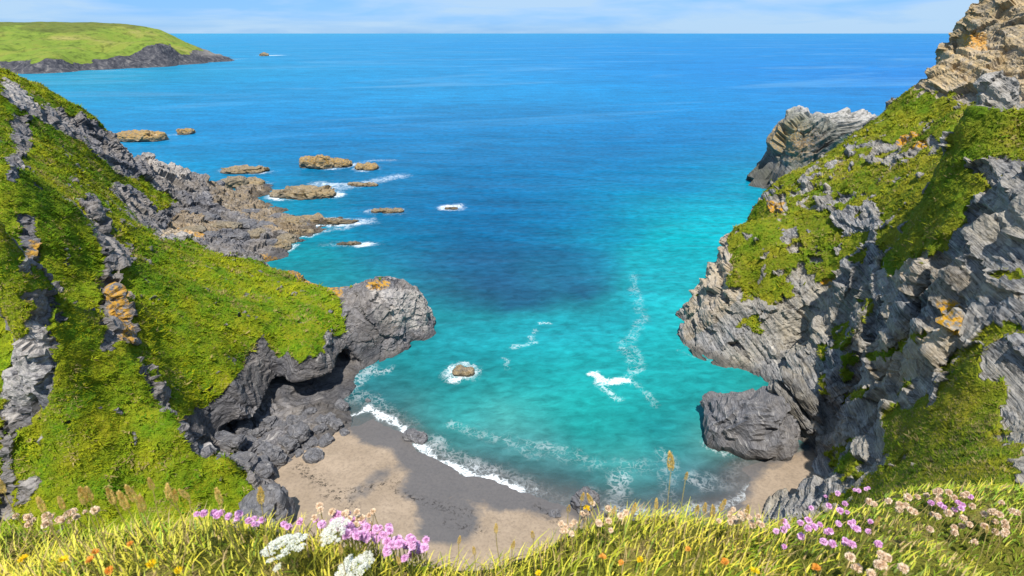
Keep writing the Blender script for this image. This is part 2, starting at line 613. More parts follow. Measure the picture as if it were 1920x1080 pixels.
# ------------------------------------------------------------------ sea bed and beach
shore0 = [(600, 770), (640, 795), (700, 792), (760, 815), (785, 842), (870, 888), (960, 918), (1060, 948), (1150, 966), (1250, 975),
          (1350, 962), (1400, 937), (1415, 905), (1395, 880), (1440, 862), (1520, 850)]
bp = [U(x, y, 0.0) for x, y in shore0]
bp += [U(*a) for a in [(520, 900, 1.5), (600, 860, 1.2), (560, 960, 2.6), (700, 960, 2.2), (900, 1010, 1.9), (1000, 975, 0.8), (1100, 1010, 1.0), (1250, 1050, 1.6),
                       (1480, 890, 0.9), (1470, 950, 1.3), (1540, 890, 1.5), (560, 800, 0.3), (450, 800, 0.4), (700, 860, 0.9), (850, 930, 0.8),
                       (900, 830, -0.7), (1100, 900, -0.6), (1250, 920, -0.45), (1350, 900, -0.35), (1300, 830, -1.1), (720, 730, -0.9), (800, 770, -0.8), (1000, 750, -1.8), (1200, 700, -2.4), (900, 620, -3)]]
bp += [(-60, 20, 6), (0, 20, 5), (50, 30, 5), (-20, 130, -7), (40, 130, -7), (0, 180, -9), (-70, 130, -7), (90, 100, -7), (-70, 60, 3), (70, 55, 3)]
bp = np.array(bp)
bedf = RBF(bp[:, :2], bp[:, 2])

xs = np.arange(-70, 75.1, 0.5)
ys = np.arange(12, 105, 0.5)
X, Y = np.meshgrid(xs, ys)
q = np.stack([X.ravel(), Y.ravel()], 1)
q3 = np.concatenate([q, np.zeros((len(q), 1))], 1)
Z = bedf(q) + 0.10 * fbm(q3, 0.25, 4, 3) + 0.03 * fbm(q3, 1.2, 3, 4)
V = np.concatenate([q, Z[:, None]], 1)
me = mesh_np('beach', V, grid_faces(len(xs), len(ys)))
qx, qy, _ = proj(np.concatenate([q, np.maximum(Z, 0)[:, None]], 1))
jx = 10 * fbm(q3, 0.2, 3, 8)
jy = 10 * fbm(q3, 0.2, 3, 9)
wet = np.zeros(len(q))
for poly in [[(640, 795), (690, 780), (780, 825), (870, 880), (980, 912), (1060, 935), (1040, 975), (980, 955), (930, 960), (870, 930), (830, 945), (790, 975), (770, 940), (735, 935), (765, 885), (735, 845), (690, 838), (650, 812)],
             [(800, 955), (880, 940), (905, 1000), (850, 1030), (785, 1025)],
             [(640, 940), (715, 880), (745, 878), (670, 945)],
             [(1040, 935), (1150, 950), (1300, 950), (1400, 925), (1420, 870), (1500, 845), (1480, 870), (1440, 880), (1420, 920), (1400, 960), (1330, 1000), (1100, 1000)]]:
    wet = np.maximum(wet, inpoly(qx + jx, qy + jy, poly) * 1.0)
wet = np.maximum(wet, 0.75 * ss(0.25, 0.0, Z))
# soften the wet zones over about two metres
W2 = wet.reshape(len(ys), len(xs))
for _ in range(14):
    W2 = (W2 + np.roll(W2, 1, 0) + np.roll(W2, -1, 0) + np.roll(W2, 1, 1) + np.roll(W2, -1, 1)) / 5
attr(me, 'wet', W2.ravel())
weed = np.zeros(len(q))
for ln, wd in [([(615, 935), (680, 925), (740, 905)], 1.2), ([(740, 925), (800, 945), (880, 965)], 1.0), ([(560, 880), (590, 900), (660, 960)], 1.5), ([(840, 985), (900, 1000)], 1.0), ([(1010, 945), (1060, 985)], 1)]:
    L = [U(a, b, 1.0)[:2] for a, b in ln]
    weed = np.maximum(weed, ss(wd * 1.3, 0.0, seg_dist(q, L)))
attr(me, 'weed', weed)
tag(link('beach', me, M_sand), 'sandy beach at the head of the cove with dark wet patches', kind='structure')

# ------------------------------------------------------------------ sea
def steps(a, b, st, lo, hi, g):
    m = list(np.arange(a, b + st / 2, st))
    s, v = st, m[-1]
    while v < hi:
        s *= g; v += s; m.append(v)
    s, v = st, m[0]; pre = []
    while v > lo:
        s *= g; v -= s; pre.append(v)
    return np.array(pre[::-1] + m)


xs = steps(-75, 62, 0.36, -90000, 90000, 1.09)
ys = steps(44, 132, 0.36, 30, 95000, 1.035)
X, Y = np.meshgrid(xs, ys)
q = np.stack([X.ravel(), Y.ravel()], 1)
q3 = np.concatenate([q, np.zeros((len(q), 1))], 1)
near = ss(900, 150, np.hypot(q[:, 0], q[:, 1]))
Z = 0.10 * near * fbm(q3 * [0.6, 1, 1], 0.16, 4, 21)
bed = bedf(q)
depth = np.where((q[:, 1] < 150) & (np.abs(q[:, 0]) < 110), Z - bed, 8.0)
SEA = [
    (960, 64, (60, 135, 205)), (500, 66, (75, 140, 205)), (1500, 66, (20, 125, 215)), (1750, 80, (0, 118, 215)), (1500, 110, (0, 118, 208)), (960, 100, (30, 125, 200)), (600, 110, (40, 130, 200)),
    (300, 160, (10, 128, 190)), (150, 150, (30, 135, 185)), (500, 180, (20, 125, 195)), (800, 180, (20, 128, 200)), (1200, 180, (0, 122, 198)), (1600, 170, (0, 118, 205)), (1750, 150, (0, 110, 205)),
    (300, 240, (0, 120, 190)), (600, 250, (0, 110, 180)), (960, 270, (0, 105, 172)), (1300, 270, (0, 110, 180)), (1400, 240, (0, 115, 190)), (1420, 330, (0, 125, 175)),
    (700, 330, (0, 105, 165)), (1000, 350, (0, 98, 160)), (1250, 350, (0, 115, 172)), (1380, 390, (0, 145, 182)), (480, 380, (0, 120, 165)), (560, 320, (0, 110, 172)),
    (700, 400, (0, 100, 155)), (900, 440, (0, 88, 145)), (1100, 430, (0, 108, 160)), (1200, 440, (0, 138, 172)), (1300, 460, (0, 168, 186)), (1340, 430, (0, 165, 188)), 
    (620, 470, (0, 125, 155)), (720, 460, (0, 105, 150)), (680, 520, (0, 118, 150)), (800, 510, (0, 92, 138)), (900, 560, (0, 90, 128)), (960, 575, (0, 94, 132)), (1080, 555, (0, 92, 132)), (1000, 520, (0, 94, 138)), (1120, 490, (0, 118, 160)),
    (1150, 545, (0, 128, 160)), (870, 590, (0, 110, 142)), (960, 605, (0, 150, 168)), (1060, 590, (0, 145, 168)), (1200, 560, (0, 165, 182)), (1270, 540, (0, 178, 192)), (1250, 640, (0, 176, 184)), (1100, 640, (0, 165, 176)),
    (830, 640, (0, 142, 160)), (950, 660, (0, 158, 170)), (760, 690, (15, 138, 148)), (820, 720, (10, 140, 148)), (1000, 720, (30, 160, 164)), (1150, 730, (0, 165, 166)), (1300, 720, (0, 160, 165)), (1440, 705, (10, 160, 160)),
    (960, 780, (75, 165, 165)), (850, 790, (60, 150, 152)), (760, 770, (70, 135, 140)), (1100, 800, (20, 155, 155)), (1250, 800, (10, 145, 150)), (1200, 860, (70, 150, 152)), (1300, 860, (70, 140, 146)), (1050, 860, (80, 140, 145)), (940, 870, (85, 125, 135)), (1360, 850, (85, 140, 140)), (1100, 920, (85, 120, 130)), (1280, 920, (80, 112, 125)), (1370, 900, (90, 105, 115)), (700, 750, (60, 125, 135)),
]
sp = np.array([(a, b) for a, b, _ in SEA], float)
spw = np.array([U(a, b, 0.0)[:2] for a, b in sp])
def warp(p):      # bearing and log-distance on the water, so near and far zones blend alike
    r = np.hypot(p[:, 0], p[:, 1])
    return np.stack([np.arctan2(p[:, 0], p[:, 1]) * 1.1, np.log(r) * 0.9 - 0.0], 1)
sc_lin = np.array([srgb(*c) for _, _, c in SEA])
cf = RBF(warp(spw), sc_lin, 0.01)
jq = q + np.stack([fbm(q3, 0.05, 4, 31), fbm(q3, 0.05, 4, 32)], 1) * np.minimum(7, 0.05 * np.hypot(q[:, 0], q[:, 1]))[:, None]
wq = warp(jq)
lo, hi = warp(spw).min(0), warp(spw).max(0)
Cs = np.clip(cf(np.clip(wq, lo, hi)), 0.0004, 0.6)
Cs[:, 0] *= 0.35 + 0.45 * ss(0.01, 0.08, Cs[:, 0]) * ss(160, 120, np.hypot(q[:, 0], q[:, 1]))
Cs[:, 1] *= 1.06 + 0.24 * ss(1.15, 1.6, Cs[:, 2] / Cs[:, 1])
Cs *= 0.57
cv = ss(175, 120, np.hypot(q[:, 0], q[:, 1]))[:, None]
Cs = Cs * (1 - 0.15 * cv) + cv * np.array([0.008, 0.004, 0.006])
foam = np.zeros(len(q))
FOAM = [  # line in the view, width m, strength
    ([(782, 836), (800, 848), (860, 880), (920, 900), (975, 914)], 1.5, 1.0), ([(790, 822), (850, 862), (930, 890), (1010, 920)], 3.2, 0.62),
    ([(640, 784), (690, 768), (740, 790), (775, 822)], 1.7, 0.80), ([(640, 740), (700, 755), (760, 800)], 3.5, 0.45),
    ([(690, 690), (650, 725), (610, 760)], 3.5, 0.50), ([(800, 870), (1000, 925), (1060, 945)], 3.0, 0.40),
    ([(1118, 703), (1130, 715), (1175, 712)], 1.9, 0.80), ([(1118, 720), (1150, 745)], 1.6, 0.62), ([(1175, 712), (1215, 735), (1230, 752)], 1.8, 0.42), ([(1170, 712), (1195, 695), (1185, 670), (1162, 655), (1165, 640)], 1.6, 0.42),
    ([(1192, 515), (1188, 545), (1200, 570), (1205, 600), (1180, 640), (1200, 690)], 2.2, 0.36),
    ([(850, 700), (880, 692), (895, 698)], 2.2, 0.62), ([(842, 690), (868, 682), (892, 690)], 1.5, 0.7), ([(835, 389), (856, 387)], 5.5, 0.80), ([(595, 345), (640, 352), (700, 340), (750, 330)], 8.0, 0.60), ([(610, 345), (690, 347)], 4.0, 0.72),
    ([(430, 318), (490, 318)], 4, 0.8), ([(620, 318), (700, 300), (735, 302)], 4.0, 0.5), ([(690, 395), (755, 392)], 2.5, 0.62), ([(480, 345), (500, 340)], 3, 0.6), ([(640, 412), (700, 410)], 3.0, 0.55), ([(540, 455), (560, 440)], 2.5, 0.8), ([(560, 440), (660, 425)], 3.0, 0.5), ([(440, 375), (470, 372)], 3, 0.6),
    ([(1018, 604), (1030, 605)], 1.1, 0.62), ([(960, 652), (985, 645), (1000, 640)], 1.2, 0.5), ([(990, 640), (1005, 618)], 1.2, 0.45), ([(955, 690), (950, 675)], 1.0, 0.5),
    ([(1160, 890), (1165, 930), (1140, 955)], 3.2, 0.50), ([(1130, 960), (1240, 962), (1330, 955), (1400, 935), (1418, 905)], 2.0, 0.64), ([(1240, 955), (1260, 880), (1240, 850)], 2.5, 0.36),
    ([(960, 835), (1050, 850), (1120, 870), (1250, 880)], 3.0, 0.32), ([(850, 800), (980, 830), (1060, 845)], 2.2, 0.34),
    ([(1325, 835), (1370, 855), (1440, 862)], 1.5, 0.5), ([(1060, 945), (1130, 962), (1220, 970)], 2.2, 0.52), ([(1300, 900), (1370, 905), (1400, 880)], 2.5, 0.45), ([(1272, 655), (1340, 680), (1440, 700)], 0.8, 0.35), ([(680, 700), (730, 690)], 2.2, 0.5), ([(1080, 960), (1120, 930)], 2.5, 0.5),
    ([(485, 105), (508, 104)], 20, 0.9), ([(240, 131), (330, 125), (400, 118)], 8, 0.55), ([(120, 137), (235, 131)], 6, 0.5), ([(430, 111), (455, 108)], 16, 0.8), ([(230, 262), (300, 258)], 5, 0.5), ([(330, 250), (362, 250)], 5, 0.7),
]
qn = q + np.stack([fbm(q3, 0.35, 3, 41), fbm(q3, 0.35, 3, 42)], 1) * 0.9
for ln, wd, k in FOAM:
    L = [U(a, b, 0.0)[:2] for a, b in ln]
    d = seg_dist(qn, L)
    k = k * (0.90 if k > 0.75 else 0.78)
    foam = np.maximum(foam, k * ss(wd, wd * 0.15, d) ** 0.8)
# wash round every rock that stands in the sea
SKERRY = [(572, 366, 13, 6), (600, 313, 8.5, 5), (636, 311, 6.5, 4), (688, 316, 5.5, 4), (458, 322, 11, 5), (725, 397, 6, 2), (262, 262, 16, 8), (349, 251, 5, 4), (846, 391, 2.6, 1.4), (455, 345, 9, 5), (433, 380, 5, 3), (600, 416, 14, 3.2), (548, 425, 6, 4), (525, 466, 3.2, 2.4), (868, 699, 2.1, 1.3), (495, 105, 13, 8), (560, 438, 5, 2.5), (655, 457, 4, 1.2)]
for a, b, sx, sy in SKERRY:
    c = np.array(U(a, b, 0.0)[:2])
    e = np.sqrt((((qn - c) / [sx * 1.05, sy * 1.1]) ** 2).sum(1))
    rim = (e - 1) * min(sx, sy)
    foam = np.maximum(foam, 0.58 * ss(2.6, 0.3, np.abs(rim)) * np.clip(0.75 + 0.9 * fbm(q3 + [a, b, 0], 0.12, 2, 43), 0.1, 1.3))
V = np.concatenate([q, Z[:, None]], 1)
me = mesh_np('sea', V, grid_faces(len(xs), len(ys)))
attr(me, 'Col', Cs)
attr(me, 'foam', foam)
attr(me, 'open', ss(160, 320, np.hypot(q[:, 0], q[:, 1])))
attr(me, 'alpha', 0.18 + 0.82 * ss(0.0, 0.75, depth))
tag(link('sea', me, M_sea), 'deep blue sea turning turquoise in the cove', kind='structure')

# ------------------------------------------------------------------ cliffs
def strata(P, b, th, seed, blk=3.0):
    """angular ledges: each bed and each block of a bed stands out by its own amount"""
    b = np.array(b, float); b /= np.linalg.norm(b)
    a1 = np.cross(b, [0.3, 0.2, 0.9]); a1 /= np.linalg.norm(a1)
    a2 = np.cross(b, a1)
    s = P @ b + 0.9 * fbm(P, 0.06, 3, seed)
    u = P @ a1 + 0.7 * fbm(P, 0.2, 2, seed + 5)
    v = P @ a2
    def lay(t, k):
        i = np.floor(s / t).astype(np.int64)
        f = s / t - i
        z0 = np.zeros_like(i)
        r0 = _h(i, z0, z0, seed + k); r1 = _h(i + 1, z0, z0, seed + k)
        off = (_h(i, z0 + 3, z0, seed + k) * 40)
        j = np.floor((u + off) / (blk * t / th)).astype(np.int64)
        l = np.floor((v + off * 1.7) / (1.6 * blk * t / th)).astype(np.int64)
        return 0.55 * (r0 + (r1 - r0) * ss(0.75, 1.0, f)) + 0.45 * _h(i, j, l, seed + 50 + k)
    return 0.65 * lay(th, 1) + 0.35 * lay(th * 0.38, 2)


def facets(P, size, bed, thin, seed):
    """broken rock: every cell is a flat chip tilted its own way; cells are thin across the bedding"""
    b = np.array(bed, float); b /= np.linalg.norm(b)
    a1 = np.cross(b, [0.3, 0.2, 0.9]); a1 /= np.linalg.norm(a1)
    a2 = np.cross(b, a1)
    Wp = P + size * 0.25 * np.stack([fbm(P, 0.6 / size, 2, seed + i) for i in range(3)], 1)
    Q = np.stack([Wp @ a1 / size, Wp @ a2 / (size * 0.8), Wp @ b / (size * thin)], 1)
    I = np.floor(Q).astype(np.int64)
    best = np.full(len(P), 1e9)
    D = np.zeros(len(P))
    for dx in (-1, 0, 1):
        for dy in (-1, 0, 1):
            for dz in (-1, 0, 1):
                c = I + [dx, dy, dz]
                j = np.stack([_h(c[:, 0], c[:, 1], c[:, 2], seed + 20 + i) for i in range(3)], 1) * 0.4 + 0.5
                v = Q - (c + j)
                d = (v * v).sum(1)
                m = d < best
                t = np.stack([_h(c[:, 0], c[:, 1], c[:, 2], seed + 30 + i) for i in range(3)], 1)
                val = (v * t).sum(1) * 0.9 + 0.6 * _h(c[:, 0], c[:, 1], c[:, 2], seed + 40)
                best[m] = d[m]; D[m] = val[m]
    return D


def facets_seen(P, k, *a):
    out = np.zeros(len(P))
    out[k] = facets(P[k], *a)
    return out


JIT = {}


def nearest_grass(px, py, f, P, polys, wob=9.0):
    s = np.clip(70.0 / f, 0.4, 3.0)
    key = (id(P), len(P), float(P[0, 0]))
    if key not in JIT:
        JIT.clear()
        JIT[key] = (fbm(P, 0.22, 4, 61) + 0.7 * fbm(P, 0.9, 3, 63), fbm(P, 0.22, 4, 62) + 0.7 * fbm(P, 0.9, 3, 64))
    jx, jy = wob * s * JIT[key][0], wob * s * JIT[key][1]
    m = np.zeros(len(px), bool)
    for p in polys: m |= inpoly(px + jx, py + jy, p)
    return m


def zm(poly, k, ox, oy):
    return [(x / k + ox, y / k + oy) for x, y in poly]


LEFT = [(0, 125, 52), (80, 165, 46), (160, 208, 39), (172, 232, 35), (215, 258, 31), (270, 283, 24), (340, 318, 16), (400, 343, 9.5), (450, 352, 3),
        (0, 160, 50), (0, 190, 47), (60, 230, 42), (110, 215, 42), (140, 240, 37), (200, 300, 27), (255, 330, 17), (260, 300, 21.5), (330, 350, 7.5), (300, 330, 12), (400, 370, 3), (480, 348, 0),
        (350, 400, 6), (430, 400, 3.5), (500, 420, 2.2), (600, 415, .6), (640, 412, -.4), (530, 460, .3), (440, 450, 4), (370, 430, 7), (330, 415, 9), (270, 390, 16), (200, 360, 26), (120, 290, 39), (300, 430, 12),
        (300, 450, 21), (380, 470, 16), (480, 478, 12), (560, 510, 10), (600, 535, 9.8), (650, 545, 9.2), (700, 538, 9.2), (740, 527, 11), (785, 533, 10.3),
        (240, 500, 24), (330, 520, 20), (450, 560, 15), (560, 600, 11.5), (620, 618, 9.5), (640, 590, 9.4), (400, 680, 14.5), (300, 650, 19.5), (340, 740, 14.5), (380, 785, 8.5), (440, 715, 12), (490, 640, 12.8), (560, 668, 10), (600, 665, 9.4),
        (700, 600, 8), (750, 570, 9.5), (795, 560, 8.5),
        (450, 810, 3.0), (400, 830, 4.4), (520, 785, 1.7), (600, 768, 1.1), (640, 775, .6), (485, 900, 2.8), (545, 825, 2.3), (430, 860, 5), (500, 850, 3.4), (625, 785, .9), (570, 800, 2.2), (560, 850, 0.2), (530, 890, 0.4),
        (165, 360, 38), (180, 430, 34.5), (200, 520, 31), (215, 600, 27), (265, 680, 22), (310, 760, 17.5), (350, 805, 14), (420, 850, 10), (468, 878, 7.5),
        (100, 350, 40.5), (0, 300, 45.8), (0, 450, 37.6), (100, 500, 33), (0, 600, 28), (100, 650, 25), (200, 750, 19.6), (100, 800, 17.4), (300, 850, 12.6), (0, 800, 18.8), (100, 930, 10.7), (250, 930, 8), (400, 930, 5), (0, 950, 10.3),
        (470, 960, 1.5), (200, 1080, 4.5), (0, 1080, 7), (400, 1080, 2.5), (-200, 450, 39), (-200, 700, 26.7), (-150, 950, 14.5), (-150, 200, 54), (470, 1080, 1.0)]
lp = [U(*a) for a in LEFT]
def beyond(p, k, z): return (p[0] * k, p[1] * k, z)
for a, k, z in [((0, 125, 52), 1.18, 40), ((80, 165, 46), 1.15, 30), ((160, 208, 39), 1.12, 14), ((215, 258, 31), 1.10, 8), ((270, 283, 24), 1.10, 0), ((340, 318, 16), 1.09, -2), ((400, 343, 9.5), 1.08, -3), ((450, 352, 3), 1.06, -3),
                ((560, 510, 10), 1.05, -2), ((480, 478, 12), 1.06, 1), ((600, 535, 9.8), 1.05, -3), ((650, 545, 9.2), 1.05, -3), ((740, 527, 11), 1.05, -3), ((700, 538, 9.2), 1.05, -3), ((785, 533, 10.3), 1.035, -3), ((300, 450, 21), 1.07, 15), ((380, 470, 16), 1.07, 8),
                ((165, 360, 38), 1.07, 33), ((180, 430, 34.5), 1.07, 29), ((200, 520, 31), 1.07, 25.5), ((215, 600, 27), 1.06, 22.5), ((265, 680, 22), 1.04, 18.5), ((310, 760, 17.5), 1.035, 14.0), ((350, 805, 14), 1.05, 8), ((420, 850, 10), 1.05, 3)]:
    lp.append(beyond(U(*a), k, z))
# feet of the rock wall under the green nose, just seaward of its lip
for a, dx, dy, z in [((380, 785, 8.5), 0.6, -0.5, 3), ((440, 715, 12), 0.7, -0.5, 2.5), ((490, 640, 12.8), 0.7, -0.5, 2.5), ((560, 668, 10), 0.5, -0.7, 1.6), ((600, 665, 9.4), 0.5, -0.7, 1.2), ((640, 620, 9.2), 1.4, -2.0, 0.4),
                     ((700, 600, 8), 1.0, -2.4, 0.0), ((750, 570, 9.5), 1.0, -2.8, -.5), ((795, 560, 8.5), 1.2, -1.8, -.8), ((468, 878, 7.5), 1.3, -0.3, 1.4), ((420, 850, 10), 2.0, 0.6, 2.5)]:
    p = U(*a)
    lp.append((p[0] + dx, p[1] + dy, z))
lp += [U(670, 722, -.8), U(655, 742, -.3), U(690, 700, -1), U(500, 378, -.6), U(530, 388, -1.6), U(580, 392, -2), U(470, 372, 0.2), U(540, 430, 1.8), U(525, 470, 0.5), U(575, 470, -1.2), U(725, 690, -1.2), U(690, 725, -0.8), U(770, 655, -1.8), U(815, 630, -2), U(840, 600, -3), (-15, 112, -4), (-13, 100, -4), (-20, 92, -3), (-16, 75, -2), (-22, 60, -1), (-26, 45, -1), (-15, 120, -4), (-40, 122, -4), (-60, 222, -4), (-95, 240, -4), (-50, 160, -4), (-60, 190, -4), (-45, 140, -4), (-75, 215, -3), (-20, 20, 2), (-25, 30, 0),
       (-92, 62, 52), (-75, 30, 22), (-50, 15, 12), (-25, 15, 14), (-110, 40, 40), (-130, 105, 58), (-150, 150, 45), (-150, 200, 0), (-150, 235, -4), (-120, 235, -4)]
lp = np.array(lp)
lf = RBF(lp[:, :2], lp[:, 2])


def left_h(q):
    q3 = np.concatenate([q, np.zeros((len(q), 1))], 1)
    return lf(q) + 0.5 * fbm(q3, 0.10, 4, 11)


me = remesh(solid_field(left_h, -150, -12, 14, 238, 0.7, -5.5), 0.45)
P = coords(me)
# the overhang under the green nose: the foot of the wall goes back under the lip
wall = [U(*a)[:2] for a in [(370, 800, 7), (440, 722, 11), (490, 650, 12), (560, 672, 9.6), (615, 664, 9.0), (640, 645, 8.8)]]
inward = np.array([-0.45, 0.89])
lipz = 5.0
d = seg_dist(P[:, :2], wall)
k = ss(5.5, 1.5, d) * ss(lipz + 0.2, lipz - 0.9, P[:, 2]) * ss(0.2, 1.0, P[:, 2])
push = 8.5 * k
P[:, 0] += push * inward[0]; P[:, 1] += push * inward[1]
setco(me, P)
me = remesh(me, 0.38)
print('LEFT', len(me.vertices))
P = coords(me)
N_ = normals(me)
px, py, f = proj(P)
LROCK = [
    [(0, 145), (30, 160), (70, 196), (100, 205), (160, 222), (215, 250), (255, 290), (262, 340), (225, 330), (180, 292), (150, 262), (110, 245), (80, 235), (60, 215), (35, 205), (0, 178)],
    [(18, 215), (50, 220), (62, 285), (40, 300), (20, 270)], [(12, 300), (36, 290), (34, 345), (14, 345)], [(36, 400), (58, 410), (76, 470), (70, 505), (45, 495), (34, 450)],
    [(200, 335), (240, 350), (300, 400), (345, 430), (300, 450), (262, 420), (205, 355)],
    [(152, 375), (180, 360), (200, 420), (215, 455), (246, 465), (242, 500), (210, 510), (196, 545), (180, 450)],
    zm([(360, 130), (430, 150), (470, 250), (495, 390), (440, 380), (365, 430), (355, 390), (385, 330), (360, 260)], 1.928, 0, 440),
    zm([(500, 430), (530, 450), (560, 540), (610, 570), (612, 640), (570, 620), (530, 540)], 1.928, 0, 440), [(332, 796), (362, 805), (358, 830), (335, 832)],
    [(67, 533), (117, 538), (101, 596), (99, 699), (83, 751), (21, 824), (0, 834), (0, 699), (31, 663), (67, 590)], [(0, 813), (23, 820), (20, 964), (0, 964)], [(31, 905), (70, 890), (83, 900), (60, 940), (31, 935)],
    [(235, 270), (300, 285), (400, 335), (500, 340), (560, 400), (660, 405), (650, 430), (560, 475), (530, 500), (430, 482), (390, 470), (360, 455), (300, 440), (345, 430), (300, 400), (330, 375), (290, 355), (262, 330)],
    [(300, 432), (350, 430), (370, 455), (300, 450)], [(470, 470), (520, 478), (580, 515), (600, 540), (570, 535), (540, 505), (480, 485)],
    [(640, 575), (640, 535), (700, 520), (740, 515), (840, 550), (840, 640), (700, 710), (650, 800), (560, 860), (480, 930), (440, 860), (360, 840), (345, 800), (372, 755), (385, 770), (440, 722), (487, 632), (500, 640), (525, 660), (545, 655), (555, 675), (575, 665), (600, 672), (615, 650), (618, 620), (640, 630), (648, 610)],
    [(462, 868), (480, 880), (560, 1000), (540, 1080), (460, 1080), (470, 930)], [(560, 510), (640, 535), (640, 560), (610, 545)],
]
rock = nearest_grass(px, py, f, P, LROCK, 12.0)
vis = (N_ * (np.array([0, 0, H]) - P)).sum(1) > 0
g = np.where(rock, 0.0, 1.0)
g = np.where(~vis & (N_[:, 2] < 0.55), 0.0, g)
g *= ss(-0.15, 0.06, N_[:, 2])
spots = fbm(P, 0.55, 4, 71)
g *= 1 - 0.9 * ss(0.62, 0.75, spots)
g = np.where(P[:, 2] < 2.5, 0, g)
# shape: beds and blocks in the rock, hummocks in the turf
big = fbm(P, 0.16, 4, 81)
st = strata(P, (0.42, -0.40, 0.80), 1.25, 90)
seen = (1 - g > 0.02) & (px > -350) & (px < 2270) & (py < 1250) & (P[:, 2] > -2)
amp = (1 - g) * ss(-2, 1.5, P[:, 2])
WALLPX = [(345, 800), (372, 755), (440, 722), (487, 632), (560, 675), (645, 640), (720, 560), (735, 600), (700, 690), (640, 735), (450, 765), (400, 830)]
amp = amp * np.where(nearest_grass(px, py, f, P, [WALLPX], 6), 0.5, 1.0)
D = amp * (0.45 * st + 0.12 * big + 0.95 * facets_seen(P, seen, 5.5, (0.42, -0.40, 0.80), 0.5, 92) + 0.26 * facets_seen(P, seen, 1.6, (0.42, -0.40, 0.80), 0.45, 95)) + g * (0.30 * fbm(P, 0.45, 4, 85) + 0.22 * np.abs(fbm(P, 1.1, 2, 86)))
D = D * (1 + 1.0 * ss(125, 150, f))
P2 = P + N_ * D[:, None]
setco(me, P2)
attr(me, 'grass', g)
lich = nearest_grass(px, py, f, P, [[(200, 540), (235, 545), (245, 640), (225, 640), (215, 600)], [(600, 530), (640, 530), (640, 555), (605, 550)], [(690, 530), (730, 524), (725, 540), (690, 545)], [(480, 470), (640, 540), (600, 550), (500, 490)], [(50, 455), (75, 460), (70, 480), (45, 480)], [(330, 425), (390, 432), (380, 455), (345, 445)]], 7) * 0.8
pale = nearest_grass(px, py, f, P, [[(0, 145), (75, 190), (75, 210), (30, 195), (0, 178)], [(300, 432), (350, 430), (370, 455), (300, 450)], [(260, 280), (340, 310), (370, 340), (290, 330)], [(690, 540), (820, 545), (800, 620), (700, 600)], [(0, 700), (60, 600), (100, 600), (90, 700), (20, 800), (0, 800)]], 6) * 0.55
attr(me, 'lichen', lich); attr(me, 'pale', pale)
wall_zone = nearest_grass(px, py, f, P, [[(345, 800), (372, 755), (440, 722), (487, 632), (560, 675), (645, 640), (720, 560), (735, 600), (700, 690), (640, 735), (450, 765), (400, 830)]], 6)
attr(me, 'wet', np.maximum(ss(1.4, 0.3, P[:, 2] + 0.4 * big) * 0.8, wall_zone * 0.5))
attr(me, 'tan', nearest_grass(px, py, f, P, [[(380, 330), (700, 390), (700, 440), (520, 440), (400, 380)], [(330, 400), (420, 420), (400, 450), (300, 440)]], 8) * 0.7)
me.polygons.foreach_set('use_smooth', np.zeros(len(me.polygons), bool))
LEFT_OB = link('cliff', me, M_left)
tag(LEFT_OB, 'grassy cliff and green rock nose enclosing the cove, seaward of the turf slope', kind='structure')
LEFT_DATA = (P2, N_, g, f, px, py)

RIGHT = [(1820, 0, 67), (1795, 60, 61), (1770, 110, 55), (1742, 176, 46.5), (1640, 236, 39), (1540, 300, 31.5), (1450, 350, 26), (1420, 372, 24), (1372, 430, 19.5), (1350, 470, 16), (1300, 552, 6.5), (1288, 600, 3.2), (1274, 645, 0),
         (1920, -60, 74), (1920, 60, 63), (1850, 130, 56), (1920, 150, 55), (1900, 205, 49), (1800, 195, 48.5), (1850, 250, 44), (1750, 230, 43),
         (1380, 500, 17.5), (1480, 560, 13.5), (1440, 470, 20), (1400, 560, 10), (1340, 620, 4), (1420, 640, 5), (1400, 690, .3), (1330, 672, .2), (1490, 694, 0.0), (1500, 640, 7.5),
         (1500, 420, 24), (1600, 480, 26), (1560, 380, 29), (1650, 300, 36), (1600, 650, 12), (1560, 560, 17), (1580, 600, 15), (1700, 350, 36), (1750, 300, 40), (1700, 430, 33), (1660, 470, 30),
         (1550, 730, 5), (1560, 780, 3), (1550, 830, 1.3), (1560, 915, 1.0), (1540, 860, 1.0), (1600, 740, 10),
         (1920, 310, 47), (1830, 390, 43), (1740, 450, 37.5), (1650, 505, 30), (1900, 440, 41.7), (1800, 480, 38), (1720, 540, 32), (1800, 560, 35), (1900, 550, 37.3), (1680, 620, 23), (1640, 580, 22),
         (1640, 700, 15), (1710, 665, 23), (1780, 622, 31.2), (1850, 640, 34), (1905, 632, 35.4), (1780, 690, 27.5), (1700, 740, 21), (1640, 760, 14.5),
         (1700, 800, 21.5), (1850, 800, 29), (1600, 830, 9.5), (1650, 850, 17.4), (1600, 900, 14), (1700, 900, 24.8), (1800, 860, 28.8), (1900, 880, 34), (1800, 720, 29.3), (1920, 750, 31), (1880, 690, 32.5), (1850, 930, 35), (1700, 945, 27.5), (1600, 945, 18), (1560, 970, 10)]
rp_ = [U(*a) for a in RIGHT]
